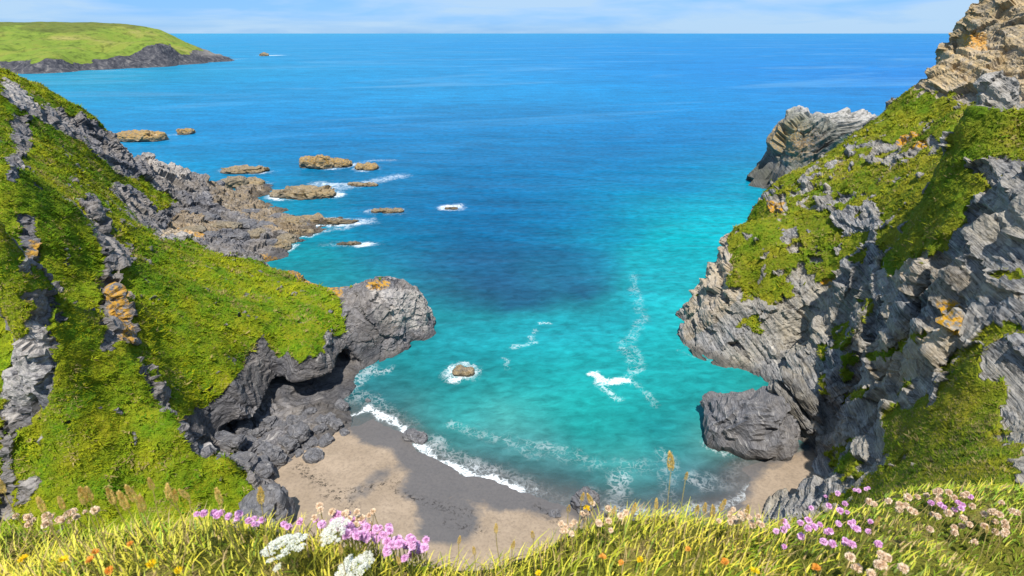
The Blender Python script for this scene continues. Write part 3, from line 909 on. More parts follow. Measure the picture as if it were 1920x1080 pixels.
for a, k, z in [((1820, 0, 67), 1.15, 60), ((1742, 176, 46.5), 1.13, 30), ((1640, 236, 39), 1.12, 20), ((1540, 300, 31.5), 1.12, 8), ((1450, 350, 26), 1.12, 2), ((1420, 372, 24), 1.10, 0), ((1372, 430, 19.5), 1.09, -3), ((1350, 470, 16), 1.07, -3), ((1300, 552, 6.5), 1.05, -3), ((1288, 600, 3.2), 1.04, -3),
                ((1920, 310, 47), 1.12, 43), ((1830, 390, 43), 1.12, 39), ((1740, 450, 37.5), 1.08, 34.5), ((1905, 632, 35.4), 1.06, 33.5), ((1780, 622, 31.2), 1.05, 29), ((1710, 665, 23), 1.04, 20.5), ((1770, 110, 55), 1.12, 40)]:
    rp_.append(beyond(U(*a), k, z))
rp_ += [(36, 84, -3), (30, 90, -4), (30, 110, -4), (40, 120, -4), (60, 150, -4), (90, 170, -4), (120, 160, 10), (140, 150, 40), (48, 76, -1.2), (40, 72, -2), (42, 62, -1), (38, 52, 0), (44, 66, -0.8),
        (0, 1.2, 58.2), (0, 3.2, 55), (0, 12, 30), (0, 25, 4), (0, 35, 0), (25, 42, 1), (20, 30, 8), (12, 18, 26), (5, 4, 55), (-10, 3, 56), (-10, 12, 34), (-10, 25, 4), (18, 2, 52), (25, 12, 30), (30, 20, 26), (12, 8, 40), (10, -3, 60), (0, -5, 60), (-10, -5, 60), (40, 0, 40), (60, 20, 34), (80, 50, 46), (110, 80, 60), (120, 110, 68),
        (2.2, 2.6, 56.2), (4.2, 2.0, 57.2), (-16, 40, -1), (10, 45, -1)]
rp_ = np.array(rp_)
rf = RBF(rp_[:, :2], rp_[:, 2])


def right_h(q):
    q3 = np.concatenate([q, np.zeros((len(q), 1))], 1)
    s = ss(4, 20, np.hypot(q[:, 0], q[:, 1]))
    return rf(q) + 0.6 * s * fbm(q3, 0.10, 4, 111)


me = remesh(solid_field(right_h, -14, 130, -4, 172, 0.6, -5.5), 0.36)
print('RIGHT', len(me.vertices))
P = coords(me)
N_ = normals(me)
px, py, f = proj(P)
RGRASS = [zm(p, 2.0, 1260, 0) for p in [
    [(960, 350), (1100, 390), (1330, 425), (1330, 600), (1280, 600), (1220, 585), (1110, 600), (1120, 625), (1190, 665), (1215, 690), (1130, 760), (1090, 850), (1000, 900), (960, 940), (800, 1010), (800, 950), (740, 920), (790, 850), (770, 760), (720, 730), (660, 720), (600, 740), (590, 650), (640, 620), (680, 600), (690, 545), (760, 500), (640, 560), (560, 605), (430, 695), (330, 660), (500, 540), (720, 420), (820, 340)],
    [(230, 780), (340, 750), (420, 690), (440, 760), (520, 790), (600, 800), (640, 900), (700, 930), (640, 1000), (540, 1060), (520, 950), (510, 900), (440, 870), (410, 900), (460, 960), (430, 1090), (330, 1090), (240, 1030), (210, 880)]]]
RGRASS += [zm(p, 1.929, 1200, 440) for p in [
    [(330, 0), (560, 60), (545, 150), (490, 260), (400, 210), (330, 170)], [(580, 0), (810, 0), (800, 100), (700, 90), (620, 140)], [(880, 0), (1140, 0), (1100, 60), (980, 90), (880, 150)],
    [(700, 340), (760, 310), (745, 400), (700, 420)], [(635, 400), (670, 390), (660, 450), (640, 455)], [(740, 440), (785, 440), (770, 520), (740, 520)], [(670, 520), (690, 510), (685, 580), (665, 575)], [(815, 450), (1020, 345), (1035, 365), (830, 475)], [(735, 570), (830, 555), (800, 605), (750, 610)], [(800, 230), (840, 220), (820, 310), (795, 310)],
    [(1130, 460), (1150, 430), (1280, 340), (1340, 320), (1389, 330), (1389, 345), (1290, 385), (1225, 400), (1220, 500), (1280, 560), (1300, 640), (1290, 700), (1230, 750), (1389, 840), (1389, 1200), (500, 1200), (690, 1000), (760, 900), (840, 850), (930, 790), (940, 690), (1050, 620), (1110, 570)],
    [(650, 790), (760, 725), (800, 780), (800, 850), (740, 880), (700, 830)], [(1230, 150), (1300, 150), (1389, 110), (1389, 150), (1340, 170)]]]
RGRASS += [[(1500, 1080), (1560, 930), (1700, 860), (1920, 830), (1920, 1080)]]
RHOLE = [zm(p, 2.0, 1260, 0) for p in [[(830, 545), (860, 510), (950, 485), (1000, 530), (1060, 555), (1010, 570), (900, 600), (850, 630), (800, 640), (700, 600), (690, 550), (770, 520)], [(350, 740), (420, 720), (440, 800), (500, 930), (400, 860)], [(260, 870), (300, 880), (330, 910), (280, 900)], [(700, 740), (770, 760), (780, 850), (700, 830)]]]
RHOLE += [zm(p, 1.929, 1200, 440) for p in [[(935, 850), (1000, 830), (1030, 850), (960, 890)], [(480, 130), (520, 120), (530, 140), (490, 150)], [(1060, 775), (1080, 800), (1060, 870), (1040, 860)]]]
gr = nearest_grass(px, py, f, P, RGRASS, 13.0) & ~nearest_grass(px, py, f, P, RHOLE, 4.0)
vis = (N_ * (np.array([0, 0, H]) - P)).sum(1) > 0
g = np.where(gr, 1.0, 0.0)
g = np.where(~vis & (N_[:, 2] < 0.6), 0.0, g)
g *= ss(-0.15, 0.08, N_[:, 2])
ledge = (N_[:, 2] > 0.55) & (fbm(P, 0.35, 4, 171) > 0.12) & (P[:, 2] > 6) & (P[:, 2] < 49)
g = np.where(ledge, np.maximum(g, 0.8), g)
g *= 1 - 0.9 * ss(0.55, 0.72, fbm(P, 0.5, 4, 172))
g = np.where(P[:, 2] < 2.5, 0, g)
g = np.where(np.hypot(P[:, 0], P[:, 1]) < 14, 1.0, g)
g = np.where((((f < 30) & (py > 800) & (px > 1540)) | ((f < 62) & (px + 40 * fbm(P, 0.2, 3, 174) > 1660) & (px + 40 * fbm(P, 0.2, 3, 175) < 1880) & (py > 715))) & (fbm(P, 0.3, 4, 173) < 0.30), 1.0, g)
big = fbm(P, 0.13, 5, 181)
st = strata(P, (0.5, -0.25, 0.83), 2.0, 190, 3.6)
rid = 1 - np.abs(fbm(P, 0.22, 3, 195)) * 2
seen = (1 - g > 0.02) & (px > -350) & (px < 2270) & (py < 1250) & (P[:, 2] > -2)
amp = (1 - g) * ss(-2, 1.0, P[:, 2])
D = amp * (0.95 * st + 0.25 * big + 0.1 * rid + 1.35 * facets_seen(P, seen, 7.5, (0.5, -0.25, 0.83), 0.45, 192) + 0.16 * facets_seen(P, seen, 2.0, (0.5, -0.25, 0.83), 0.35, 196)) + g * (0.30 * fbm(P, 0.45, 4, 185) + 0.2 * np.abs(fbm(P, 1.1, 2, 186)))
nearc = ss(3, 16, np.hypot(P[:, 0], P[:, 1])) * np.clip(f / 75, 0.25, 1)
D *= nearc
P2 = P + N_ * D[:, None]
setco(me, P2)
attr(me, 'grass', g)
lich = nearest_grass(px, py, f, P, [zm([(830, 520), (860, 500), (945, 490), (950, 545), (900, 560), (850, 545)], 2, 1260, 0), zm([(1080, 240), (1140, 225), (1150, 300), (1175, 390), (1090, 350)], 1.929, 1200, 440), zm([(640, 140), (690, 140), (690, 190), (650, 180)], 1.929, 1200, 440), [(1805, 65), (1850, 60), (1850, 95), (1810, 95)], [(1440, 375), (1470, 380), (1470, 410), (1445, 405)]], 5) * 1.0
pale = nearest_grass(px, py, f, P, [[(1300, 480), (1380, 430), (1420, 480), (1400, 560), (1300, 600)], [(1760, 100), (1860, 80), (1920, 130), (1920, 200), (1760, 180)], [(1640, 480), (1760, 470), (1700, 530), (1640, 540)], [(1470, 350), (1530, 340), (1540, 390), (1480, 390)], [(1640, 660), (1780, 610), (1780, 640), (1660, 690)]], 8) * 0.35
attr(me, 'lichen', lich); attr(me, 'pale', pale)
attr(me, 'wet', ss(1.5, 0.3, P[:, 2] + 0.4 * big) * 0.85)
attr(me, 'tan', np.maximum(ss(46, 52, P[:, 2] + 2 * big) * (P[:, 1] > 70), 0.45 * nearest_grass(px, py, f, P, [[(1280, 640), (1300, 480), (1380, 420), (1430, 500), (1350, 600)], [(1640, 640), (1780, 610), (1800, 700), (1640, 720)], [(1640, 480), (1760, 470), (1920, 560), (1700, 560)]], 8)))
me.polygons.foreach_set('use_smooth', np.zeros(len(me.polygons), bool))
RIGHT_OB = link('cliff_promontory', me, M_right)
tag(RIGHT_OB, 'layered grey slate cliff with grassy ledges rising to a brown crag', kind='structure')
RIGHT_DATA = (P2, N_, g, f, px, py)

# ------------------------------------------------------------------ far headland
HL = [(10, 137, 0), (70, 138, 0), (150, 133, 0), (240, 128, 0), (330, 122, 0), (390, 117, 0), (425, 112, 0)]
hp = [U(*a) for a in HL]
top = [(10, 121), (35, 120), (60, 121), (85, 114), (110, 110), (130, 116), (150, 121), (175, 118), (200, 112), (225, 104), (240, 102), (260, 92), (290, 84), (315, 81), (330, 103), (350, 104), (360, 94), (385, 97), (405, 101)]
for a, b in top:
    yw = np.interp(a, [x for x, _, _ in HL], [y for _, y, _ in HL])
    r0 = math.hypot(*U(a, yw, 0)[:2])
    p1 = U(a, b, t=1.0); k1 = (r0 + 14 + 0.5 * (yw - b)) / math.hypot(p1[0], p1[1])
    hp.append(U(a, b, t=k1))
hp += [(*U(*a)[:2], a[2]) for a in [(445, 106, 1)]]
def at_y(px, py, Yd):
    v = (540 - py) / FPX
    t = Yd / (C_ + v * S_)
    return U(px, py, t=t)
for a in [(0, 41, 1250), (100, 40, 1300), (180, 41, 1330), (230, 44, 1350), (270, 49, 1370), (300, 55, 1380), (340, 72, 1390), (375, 88, 1390), (410, 97, 1390),
          (0, 70, 1120), (100, 70, 1150), (200, 72, 1200), (280, 70, 1290), (100, 95, 1010), (180, 95, 1110), (0, 100, 1000), (240, 85, 1230), (350, 90, 1340)]:
    hp.append(at_y(*a))
hp += [(-1000, 1500, 50), (-800, 1500, 0), (-1250, 1600, 20), (-900, 1650, -10), (-700, 1480, -10), (-1400, 1200, 90), (-1300, 900, 60), (-1000, 800, 15), (-760, 1400, 2), (-660, 1380, -10), (-640, 1250, -12), (-660, 1130, -12), (-690, 1020, -12), (-740, 920, -12), (-860, 860, -8)]
hp = np.array(hp)
hf = RBF(hp[:, :2], hp[:, 2])
xs = np.arange(-1350, -600, 4.0)
ys = np.arange(820, 1640, 4.0)
X, Y = np.meshgrid(xs, ys)
q = np.stack([X.ravel(), Y.ravel()], 1)
q3 = np.concatenate([q, np.zeros((len(q), 1))], 1)
Z0 = hf(q) + 2.0 * fbm(q3, 0.012, 4, 201) 
Z = Z0 + 9.0 * fbm(q3, 0.02, 5, 202) * ss(-3, 8, Z0) * ss(75, 25, Z0) + 0.6 * fbm(q3, 0.08, 3, 203)
Z = np.maximum(Z, -6)
V = np.concatenate([q, Z[:, None]], 1)
me = mesh_np('headland', V, grid_faces(len(xs), len(ys)))
N_ = normals(me)
px, py, f = proj(V)
jit = fbm(q3, 0.02, 4, 204)
rockline = np.interp(px, [0, 40, 60, 110, 150, 200, 240, 262, 290, 318, 330, 350, 365, 400, 450], [118, 117, 121, 112, 121, 114, 104, 94, 84, 80, 100, 104, 94, 96, 98])
g = ss(-2, 2, rockline - py + 7 * jit + 5 * fbm(q3, 0.06, 3, 205))
attr(me, 'grass', g)
attr(me, 'pale', ss(350, 400, px) * 0.5 * ss(108, 100, py))
attr(me, 'heath', 0.55 * ss(0.0, 0.6, ss(60, 46, py - 10 * jit) * 0.9))
tag(link('headland', me, M_headland), 'distant green headland with dark cliffs at its foot', kind='structure')

# ------------------------------------------------------------------ rocks
def ico(sub):
    bm = bmesh.new()
    bmesh.ops.create_icosphere(bm, subdivisions=sub, radius=1)
    V = np.array([v.co[:] for v in bm.verts])
    F = np.array([[v.index for v in f.verts] for f in bm.faces])
    bm.free()
    return V, F


ICO = {k: ico(k) for k in (3, 4, 5, 6)}


def rock_mesh(seed, sx, sy, sz, sub=4, bed=(0.3, -0.2, 0.9), rough=0.16, blocky=0.75, th=None, sink=0.25, lich=0.0, pale=0.0, wet=True, skew=(0, 0)):
    V, F = ICO[sub]
    V = np.sign(V) * np.abs(V) ** blocky
    V = V / np.max(np.abs(V), axis=0)
    r = np.random.default_rng(seed)
    P = V * [sx, sy, sz]
    o = r.uniform(-50, 50, 3)
    m = (sx + sy + sz) / 3
    n = V / np.linalg.norm(V, axis=1)[:, None]
    big = fbm(P + o, 0.9 / m, 4, seed)
    th = th or m * 0.33
    st = strata(P + o, bed, th, seed + 9, 3.0)
    fc = facets(P + o, m * 0.9, bed, 0.55, seed + 3) + 0.4 * facets(P + o, m * 0.35, bed, 0.5, seed + 4)
    P = P + n * (m * (rough * 1.6 * big + rough * 0.7 * st + rough * 1.1 * fc))[:, None]
    P[:, 2] += sz * (1 - sink * 2) * 0.5
    P[:, 0] += skew[0] * P[:, 2]; P[:, 1] += skew[1] * P[:, 2]
    me = mesh_np('rock', P, F, smooth=False)
    h = P[:, 2]
    attr(me, 'lichen', lich * ss(0.2 * sz, 0.7 * sz, h))
    attr(me, 'pale', pale * ss(0.35 * sz, 0.9 * sz, h))
    attr(me, 'wet', ss(0.9, 0.15, h + 0.2 * big) if wet else np.zeros(len(h)))
    return me


def rock(name, label, cat, px, py, z, sx, sy, sz, seed, mat, group=None, rz=0.0, **kw):
    o = link(name, rock_mesh(seed, sx, sy, sz, **kw), mat)
    o.location = U(px, py, z)
    o.rotation_euler = (0, 0, rz)
    return tag(o, label, cat, group)


G = 'rocks standing in the sea'
SR = [  # px, py(waterline middle), half sizes, label
    (572, 366, 13, 6, 2.6, 'largest flat brown rock awash in the sea, white surf at its seaward end'),
    (600, 313, 8.5, 5, 4.6, 'tallest ochre rock in the offshore pair, split top'),
    (636, 311, 6.5, 4, 2.6, 'low ochre rock touching the tallest offshore rock'),
    (688, 316, 5.5, 4, 1.7, 'small ochre rock by itself seaward of the offshore pair'),
    (458, 322, 11, 5, 1.8, 'flat tan rock with surf breaking along its end, inshore of the offshore pair'),
    (725, 397, 6.0, 2.0, 1.0, 'thin tan reef rock barely above the water, seaward of the shelf'),
    (262, 262, 16, 8, 4.0, 'broad ochre rock close against the far grassy spur'),
    (349, 251, 5.0, 4, 2.8, 'little orange rock alone in the sea beside the far spur'),
    (680, 347, 6.5, 2.5, 0.7, 'low wave-washed rock inside the long streak of surf'),
    (846, 391, 2.6, 1.4, 0.5, 'rock tip under a lone white patch of foam'),
    (455, 345, 9, 5, 1.7, 'tan slab rock at the end of the upper rock shelf'),
    (433, 380, 5.0, 3, 1.8, 'rust brown rock at the inner edge of the shelf'),
    (600, 416, 14, 3.2, 1.6, 'long low tan rock finger reaching out from the shelf'),
    (548, 425, 6, 4, 2.6, 'knobbly brown rock where the long rock finger begins'),
    (525, 466, 3.2, 2.4, 1.8, 'rounded brown rock at the waterline below the shelf'),
    (868, 699, 2.1, 1.3, 0.9, 'small tawny rock ringed with foam in the turquoise cove'),
    (495, 105, 13, 8, 6, 'tiny dark islet off the point of the far headland'),
    (560, 438, 5, 2.5, 1.2, 'flat grey rock awash beside the knobbly brown rock'),
    (655, 457, 4, 1.2, 0.25, 'pale submerged slab just breaking the surface near the shelf'),
]
for i, (a, b, sx, sy, sz, lab) in enumerate(SR):
    lc = 0.5 if i in (1, 2, 3, 6, 7) else 0.15
    rock('sea_rock', lab, 'rock', a, b, 0.0, sx, sy, sz, 300 + i, M_sea_rock, G, rz=random.uniform(-0.2, 0.2), sub=5 if sx > 4 else 4, lich=lc, rough=0.15, sink=0.28)

G = 'boulders heaped on the rock shelf'
rs = np.random.default_rng(55)
for i, (a, b, z, sz) in enumerate([(330, 375, 7, 4), (365, 352, 6, 5), (395, 372, 3.5, 3.2), (420, 395, 3, 3.5), (352, 405, 6, 3.2), (385, 415, 4.5, 3.5), (425, 430, 3.5, 3.6), (462, 425, 3, 3.8), (445, 450, 3.2, 3.2), (480, 445, 2.5, 3.6), (505, 430, 2, 3.5),
                                   (500, 460, 1.5, 2.8), (540, 452, .8, 2.8), (415, 455, 4, 2.4), (470, 400, 2, 3.0), (440, 345, 2, 3.6), (405, 350, 4, 3.5), (310, 345, 10, 4.0), (360, 438, 7.5, 2.8), (395, 446, 6, 2.6), (525, 412, 1, 3), (340, 330, 8, 3.5), (570, 425, .5, 2.4)]):
    sx = sz * rs.uniform(0.8, 1.35)
    lab = ('angular grey' if i % 3 else 'angular tan') + (' boulder on the outer rock shelf under the far spur' if b < 402 else ' boulder heaped on the inner rock shelf just beyond the green nose')
    rock('shelf_boulder', lab, 'boulder', a, b, z - 0.6, sx, sz * 0.75, sz * rs.uniform(0.38, 0.62), 540 + i, M_boulder if i % 3 else M_sea_rock, G, rz=rs.uniform(-0.6, 0.6), sub=4, blocky=0.62, rough=0.16, wet=False, bed=(0.42, -0.4, 0.8))
rock('gully_boulder', 'large grey boulder lodged at the head of the gully above the green nose', 'boulder', 218, 492, 26.5, 2.3, 1.8, 1.6, 580, M_boulder, None, rz=0.3, sub=5, blocky=0.65, wet=False)

# boulders on the beach
G = 'boulders on the beach'
def on_ground(px, py):
    u = (px - 960) / FPX; v = (540 - py) / FPX
    d = Vector((u, C_ + v * S_, -S_ + v * C_)).normalized()
    hit, loc, *_ = SC.ray_cast(bpy.context.evaluated_depsgraph_get(), Vector((0, 0, H)), d, distance=400)
    return tuple(loc)


bpy.context.view_layer.update()
rs2 = np.random.default_rng(66)
for i, (a, b, sz) in enumerate([(455, 800, 1.6), (480, 815, 1.3), (500, 795, 1.5), (530, 800, 1.1), (470, 840, 1.8), (505, 850, 1.5), (540, 830, 1.3), (490, 880, 1.6), (520, 865, 1.0), (555, 790, 1.2), (580, 775, 0.9), (430, 830, 1.7), (600, 805, 0.8), (575, 835, 0.9), (460, 870, 1.5), (560, 850, 0.8), (620, 780, 0.8)]):
    o = rock('ledge_rock', 'dark angular rock in the jumble ' + ('close under the overhang' if b < 806 else 'beside the sand below the overhang'), 'rock', a, b, 0.0, sz * rs2.uniform(0.9, 1.4), sz * 0.8, sz * rs2.uniform(0.4, 0.7), 620 + i, M_boulder, 'dark rocks below the overhang', rz=rs2.uniform(-1, 1), sub=4, blocky=0.45, rough=0.20, wet=False, bed=(0.42, -0.4, 0.8))
    p = on_ground(a, b)
    o.location = (p[0], p[1], p[2] - 0.15)
BR = [(588, 858, 1.5, 1.2, 1.0, 0.8, 'angular blue grey boulder resting alone on the open sand'),
      (612, 829, 1.25, 1.0, 0.8, 0.7, 'grey boulder on the sand behind the lone angular boulder'),
      (585, 832, 1.0, 0.8, 0.6, 0.8, 'small dark boulder wedged between the ledge and its neighbours'),
      (560, 815, 1.6, 1.6, 1.3, 1.0, 'pale blocky boulder leaning against the rock ledge'),
      (640, 765, 1.3, 1.0, 1.1, 0.0, 'dark rounded boulder at the surf beside the overhang'),
      (628, 795, 1.5, 1.0, 0.7, 0.2, 'low dark boulder between the rock ledge and the surf'),
      (645, 812, 0.9, 0.7, 0.5, 0.3, 'small wet boulder on the grey sand'),
      (780, 822, 2.0, 1.2, 0.9, 0.0, 'brown weedy boulder where the breaking wave begins'),
      (1097, 948, 1.9, 1.6, 1.9, 0.0, 'dark weed covered boulder at the water edge below the yellow flower'),
      (690, 752, 0.5, 0.4, 0.35, 0.0, 'tiny boulder awash in the foam off the overhang'),
      (498, 985, 3.0, 2.6, 4.0, 0.5, 'dark rounded boulder at the foot of the turf slope'),
      (1040, 965, 0.9, 0.6, 0.4, 0.1, 'flat weedy stone beside the dark weed covered boulder'),
      (605, 790, 1.2, 1.0, 0.8, 0.3, 'grey boulder tucked under the overhang by the ledge')]
for i, (a, b, sx, sy, sz, z, lab) in enumerate(BR):
    p = on_ground(a, b)
    o = rock('beach_boulder', lab, 'boulder', a, b, z, sx, sy, sz, 400 + i, M_boulder, G, rz=random.uniform(-1, 1), sub=4, blocky=0.62, rough=0.15, wet=False)
    o.location = (p[0], p[1], p[2] - 0.1)

# the great boulder and its leaning slabs on the other side of the beach
gb = rock('great_boulder', 'huge rounded slate boulder with curved beds at the side of the sand', 'boulder', 1393, 815, 0.0, 6.2, 4.6, 5.4, 451, M_boulder, None, rz=-0.15, sub=5, bed=(-0.55, -0.25, 0.8), rough=0.17, blocky=0.6, th=1.1, sink=0.25, skew=(0.1, 0.1))
for k, (a, b, z, sx, sy, sz, ry, rz) in enumerate([(1500, 735, 4.0, 5.2, 1.6, 0.8, 0.85, -0.2), (1515, 750, 3.4, 5.2, 1.5, 0.8, 0.9, -0.15), (1488, 762, 3.0, 5.4, 1.4, 0.7, 0.85, -0.25), (1530, 775, 2.5, 4.6, 1.3, 0.8, 0.95, -0.2), (1470, 745, 4.6, 3.4, 1.6, 0.7, 0.7, -0.3)]):
    o = rock('leaning_slab', ['topmost grey slab leaning beside the huge rounded boulder', 'second grey slab leaning beside the huge rounded boulder', 'narrow slab lying against the huge rounded boulder', 'lowest dark slab beside the cave by the sand', 'short slab bridging boulder and cliff'][k], 'rock slab', a, b, z, sx, sy, sz, 470 + k, M_right_rock, 'slabs leaning beside the great boulder', sub=4, bed=(0, 0, 1), rough=0.10, blocky=0.55, wet=False, sink=0.5)
    o.rotation_euler = (0.25, ry, rz)
    o.location = U(a, b, t=81.2 + 0.5 * k)

# sea stack behind the ridge
st_me = rock_mesh(501, 21, 15, 23, sub=6, bed=(-0.5, -0.2, 0.85), rough=0.16, blocky=0.5, th=3.0, sink=0.2, lich=0.0, pale=0.0, skew=(0.20, 0))
b = bmesh.new(); b.from_mesh(st_me)
b.free()
V = coords(st_me)
tt = V[:, 2] / 34
V[:, 0] *= 1.05 - 0.25 * np.clip(tt, 0, 1)
setco(st_me, V)
st_me.attributes['pale'].data.foreach_set('value', (0.50 * ss(24, 32, V[:, 2] + 0.25 * V[:, 0])).astype(np.float32))
st_me.attributes['lichen'].data.foreach_set('value', (0.4 * ss(0, -14, V[:, 0]) * ss(8, 20, V[:, 2]) * ss(30, 22, V[:, 2])).astype(np.float32))
st_me.attributes['wet'].data.foreach_set('value', (0.8 * ss(12, 4, V[:, 2])).astype(np.float32))
so_ = link('sea_stack', st_me, M_stack)
so_.location = (129, 222, 0)
tag(so_, 'tall rock stack with white top standing in the sea behind the ridge', 'sea stack')

# ------------------------------------------------------------------ turf tufts on the slopes
def tufts(name, label, data, seed, dens0, ob, lush, dry, maxn, excl_near=14):
    P, N, g, f, px, py = data
    me = ob.data
    F = np.empty(len(me.polygons) * 4, np.int32) if False else None
    n = len(me.loops)
    vi = np.empty(n, np.int32); me.loops.foreach_get('vertex_index', vi)
    tot = np.empty(len(me.polygons), np.int32); me.polygons.foreach_get('loop_total', tot)
    st = np.empty(len(me.polygons), np.int32); me.polygons.foreach_get('loop_start', st)
    a, b_, c = vi[st], vi[st + 1], vi[st + 2]
    gq = (g[a] + g[b_] + g[c]) / 3
    ctr = (P[a] + P[b_] + P[c]) / 3
    px, py, f = proj(ctr)
    fN = N[a]
    vis = ((fN * (np.array([0, 0, H]) - ctr)).sum(1) > -0.2 * np.linalg.norm(ctr - [0, 0, H], axis=1)) & (px > -150) & (px < 2070) & (py < 1150) & (f > 3)
    near = np.hypot(ctr[:, 0], ctr[:, 1]) > excl_near
    r = np.random.default_rng(seed)
    AREA = 0.14
    want = dens0 * AREA * np.clip((60 / f) ** 1.3, 0.2, 6)
    ok = vis & near & (gq + 0.35 * fbm(ctr, 0.7, 3, seed + 7) > 0.45)
    cnt = np.where(ok, np.floor(want + r.random(len(want))), 0).astype(int)
    idx = np.repeat(np.arange(len(cnt)), cnt)
    if len(idx) > maxn: idx = r.choice(idx, maxn, replace=False)
    m = len(idx)
    u, v = r.random(m), r.random(m)
    fl = u + v > 1
    u[fl], v[fl] = 1 - u[fl], 1 - v[fl]
    base = P[a[idx]] + u[:, None] * (P[b_[idx]] - P[a[idx]]) + v[:, None] * (P[c[idx]] - P[a[idx]]) * 1.0
    nn = fN[idx]
    size = np.clip(0.19 * (f[idx] / 60) ** 0.75, 0.05, 0.45) * r.uniform(0.6, 1.5, m)
    tus = (fbm(base, 0.8, 3, seed + 8) > 0.30) & (r.random(m) < 0.5)
    size = np.where(tus, size * 1.9, size)
    K = 4
    ang = r.uniform(0, 2 * np.pi, (m, K))
    up = nn * 0.55 + np.array([0, 0, 0.55])
    up /= np.linalg.norm(up, axis=1)[:, None]
    t1 = np.cross(up, [0.31, 0.95, 0.02]); t1 /= np.linalg.norm(t1, axis=1)[:, None]
    t2 = np.cross(up, t1)
    Vs = np.empty((m, K, 3, 3)); 
    for k in range(K):
        d = np.cos(ang[:, k])[:, None] * t1 + np.sin(ang[:, k])[:, None] * t2
        s = np.cross(up, d)
        wd = size[:, None] * 0.20
        root = base + d * size[:, None] * 0.15 - up * 0.04
        Vs[:, k, 0] = root - s * wd
        Vs[:, k, 1] = root + s * wd
        lean = r.uniform(0.5, 1.4, m)[:, None]
        Vs[:, k, 2] = root + (up * 1.0 + d * lean + np.array([0.25, 0.05, -0.1])) * size[:, None] * r.uniform(0.6, 1.2, m)[:, None]
    gn = np.cross(Vs[:, :, 1] - Vs[:, :, 0], Vs[:, :, 2] - Vs[:, :, 0])
    vd = np.array([0, 0, H]) - base
    vd /= np.linalg.norm(vd, axis=1)[:, None]
    flip = (gn * (vd + 0.3 * nn)[:, None, :]).sum(2) < 0
    t_ = Vs[:, :, 0].copy()
    Vs[:, :, 0] = np.where(flip[:, :, None], Vs[:, :, 1], Vs[:, :, 0])
    Vs[:, :, 1] = np.where(flip[:, :, None], t_, Vs[:, :, 1])
    V = Vs.reshape(-1, 3)
    F = np.arange(len(V), dtype=np.int32).reshape(-1, 3)
    mm = mesh_np(name, V, F, smooth=False)
    c1 = fbm(base, 0.10, 4, seed + 1)
    c2 = fbm(base, 0.6, 3, seed + 2)
    w_ = np.clip(0.45 + 1.0 * c1 + 0.5 * c2 + 0.25 * (f[idx] < 62) * (base[:, 0] > 0) + r.normal(0, 0.16, m), 0, 1)[:, None]
    col = np.array(lush) * (1 - w_) + np.array(dry) * w_
    col *= r.uniform(0.82, 1.15, m)[:, None]
    br = r.random(m) < np.clip(0.05 + 0.18 * ((f[idx] < 62) & (base[:, 0] > 0)) + 0.5 * ss(0.15, 0.6, fbm(base, 0.25, 4, seed + 9)), 0, 1)
    col[br] = np.array([0.34, 0.27, 0.09]) * r.uniform(0.6, 1.1, br.sum())[:, None]
    attr(mm, 'Col', np.repeat(col, K * 3, axis=0))
    sn = nn * 0.8 + np.array([0, 0, 0.35]) + r.normal(0, 0.16, nn.shape)
    sn /= np.linalg.norm(sn, axis=1)[:, None]
    mm.normals_split_custom_set_from_vertices(np.repeat(sn, K * 3, axis=0).astype(np.float32))
    o = link(name, mm, M_tuft)
    tag(o, label, kind='stuff')
    return o


tufts('grass', 'short rough grass covering the cliff slopes around the green nose', LEFT_DATA, 601, 10.0, LEFT_OB, (0.100, 0.215, 0.003), (0.32, 0.335, 0.006), 170000)
tufts('grass', 'rough grass on the ledges and slopes of the slate cliff', RIGHT_DATA, 602, 10.0, RIGHT_OB, (0.110, 0.195, 0.004), (0.33, 0.315, 0.014), 130000, 4)

# ------------------------------------------------------------------ the turf ledge at the viewer's feet
EDGE = [(-150, 1005, 1.5), (0, 1005, 1.38), (200, 1000, 1.32), (350, 1000, 1.28), (470, 1020, 1.25), (600, 1035, 1.22), (700, 1062, 1.20), (830, 1085, 1.18), (920, 1088, 1.18), (1000, 1060, 1.2), (1060, 1020, 1.24), (1100, 1003, 1.27), (1250, 1020, 1.3), (1420, 1018, 1.36), (1480, 992, 1.5), (1560, 978, 1.75), (1700, 985, 1.8), (1920, 985, 1.8), (2080, 985, 1.8)]
tp = [U(a, b, t=t) for a, b, t in EDGE]
for a, b, t in EDGE:
    p = U(a, b, t=t)
    k = 1.22
    tp.append((p[0] * k, p[1] * k, p[2] - 0.75))
    tp.append((p[0] * 1.6, p[1] * 1.6, p[2] - 2.4))
for x in (-2, -1, 0, 1, 2):
    tp += [(x, 0.5, 59.05), (x, 0.0, 59.03), (x, -1.2, 59.0), (x, 0.72, 58.98)]
tp = np.array(tp)
tf = RBF(tp[:, :2], tp[:, 2])
def turf_h(q):
    q3 = np.concatenate([q, np.zeros((len(q), 1))], 1)
    return tf(q) + 0.025 * fbm(q3, 4.0, 4, 701)
xs = np.arange(-3.4, 3.9, 0.04)
ys = np.arange(-1.2, 3.2, 0.04)
X, Y = np.meshgrid(xs, ys)
q = np.stack([X.ravel(), Y.ravel()], 1)
V = np.concatenate([q, turf_h(q)[:, None]], 1)
me = mesh_np('ground', V, grid_faces(len(xs), len(ys)))
tag(link('ground', me, M_turf), 'turf ledge on the cliff top in front of the viewer', kind='structure')

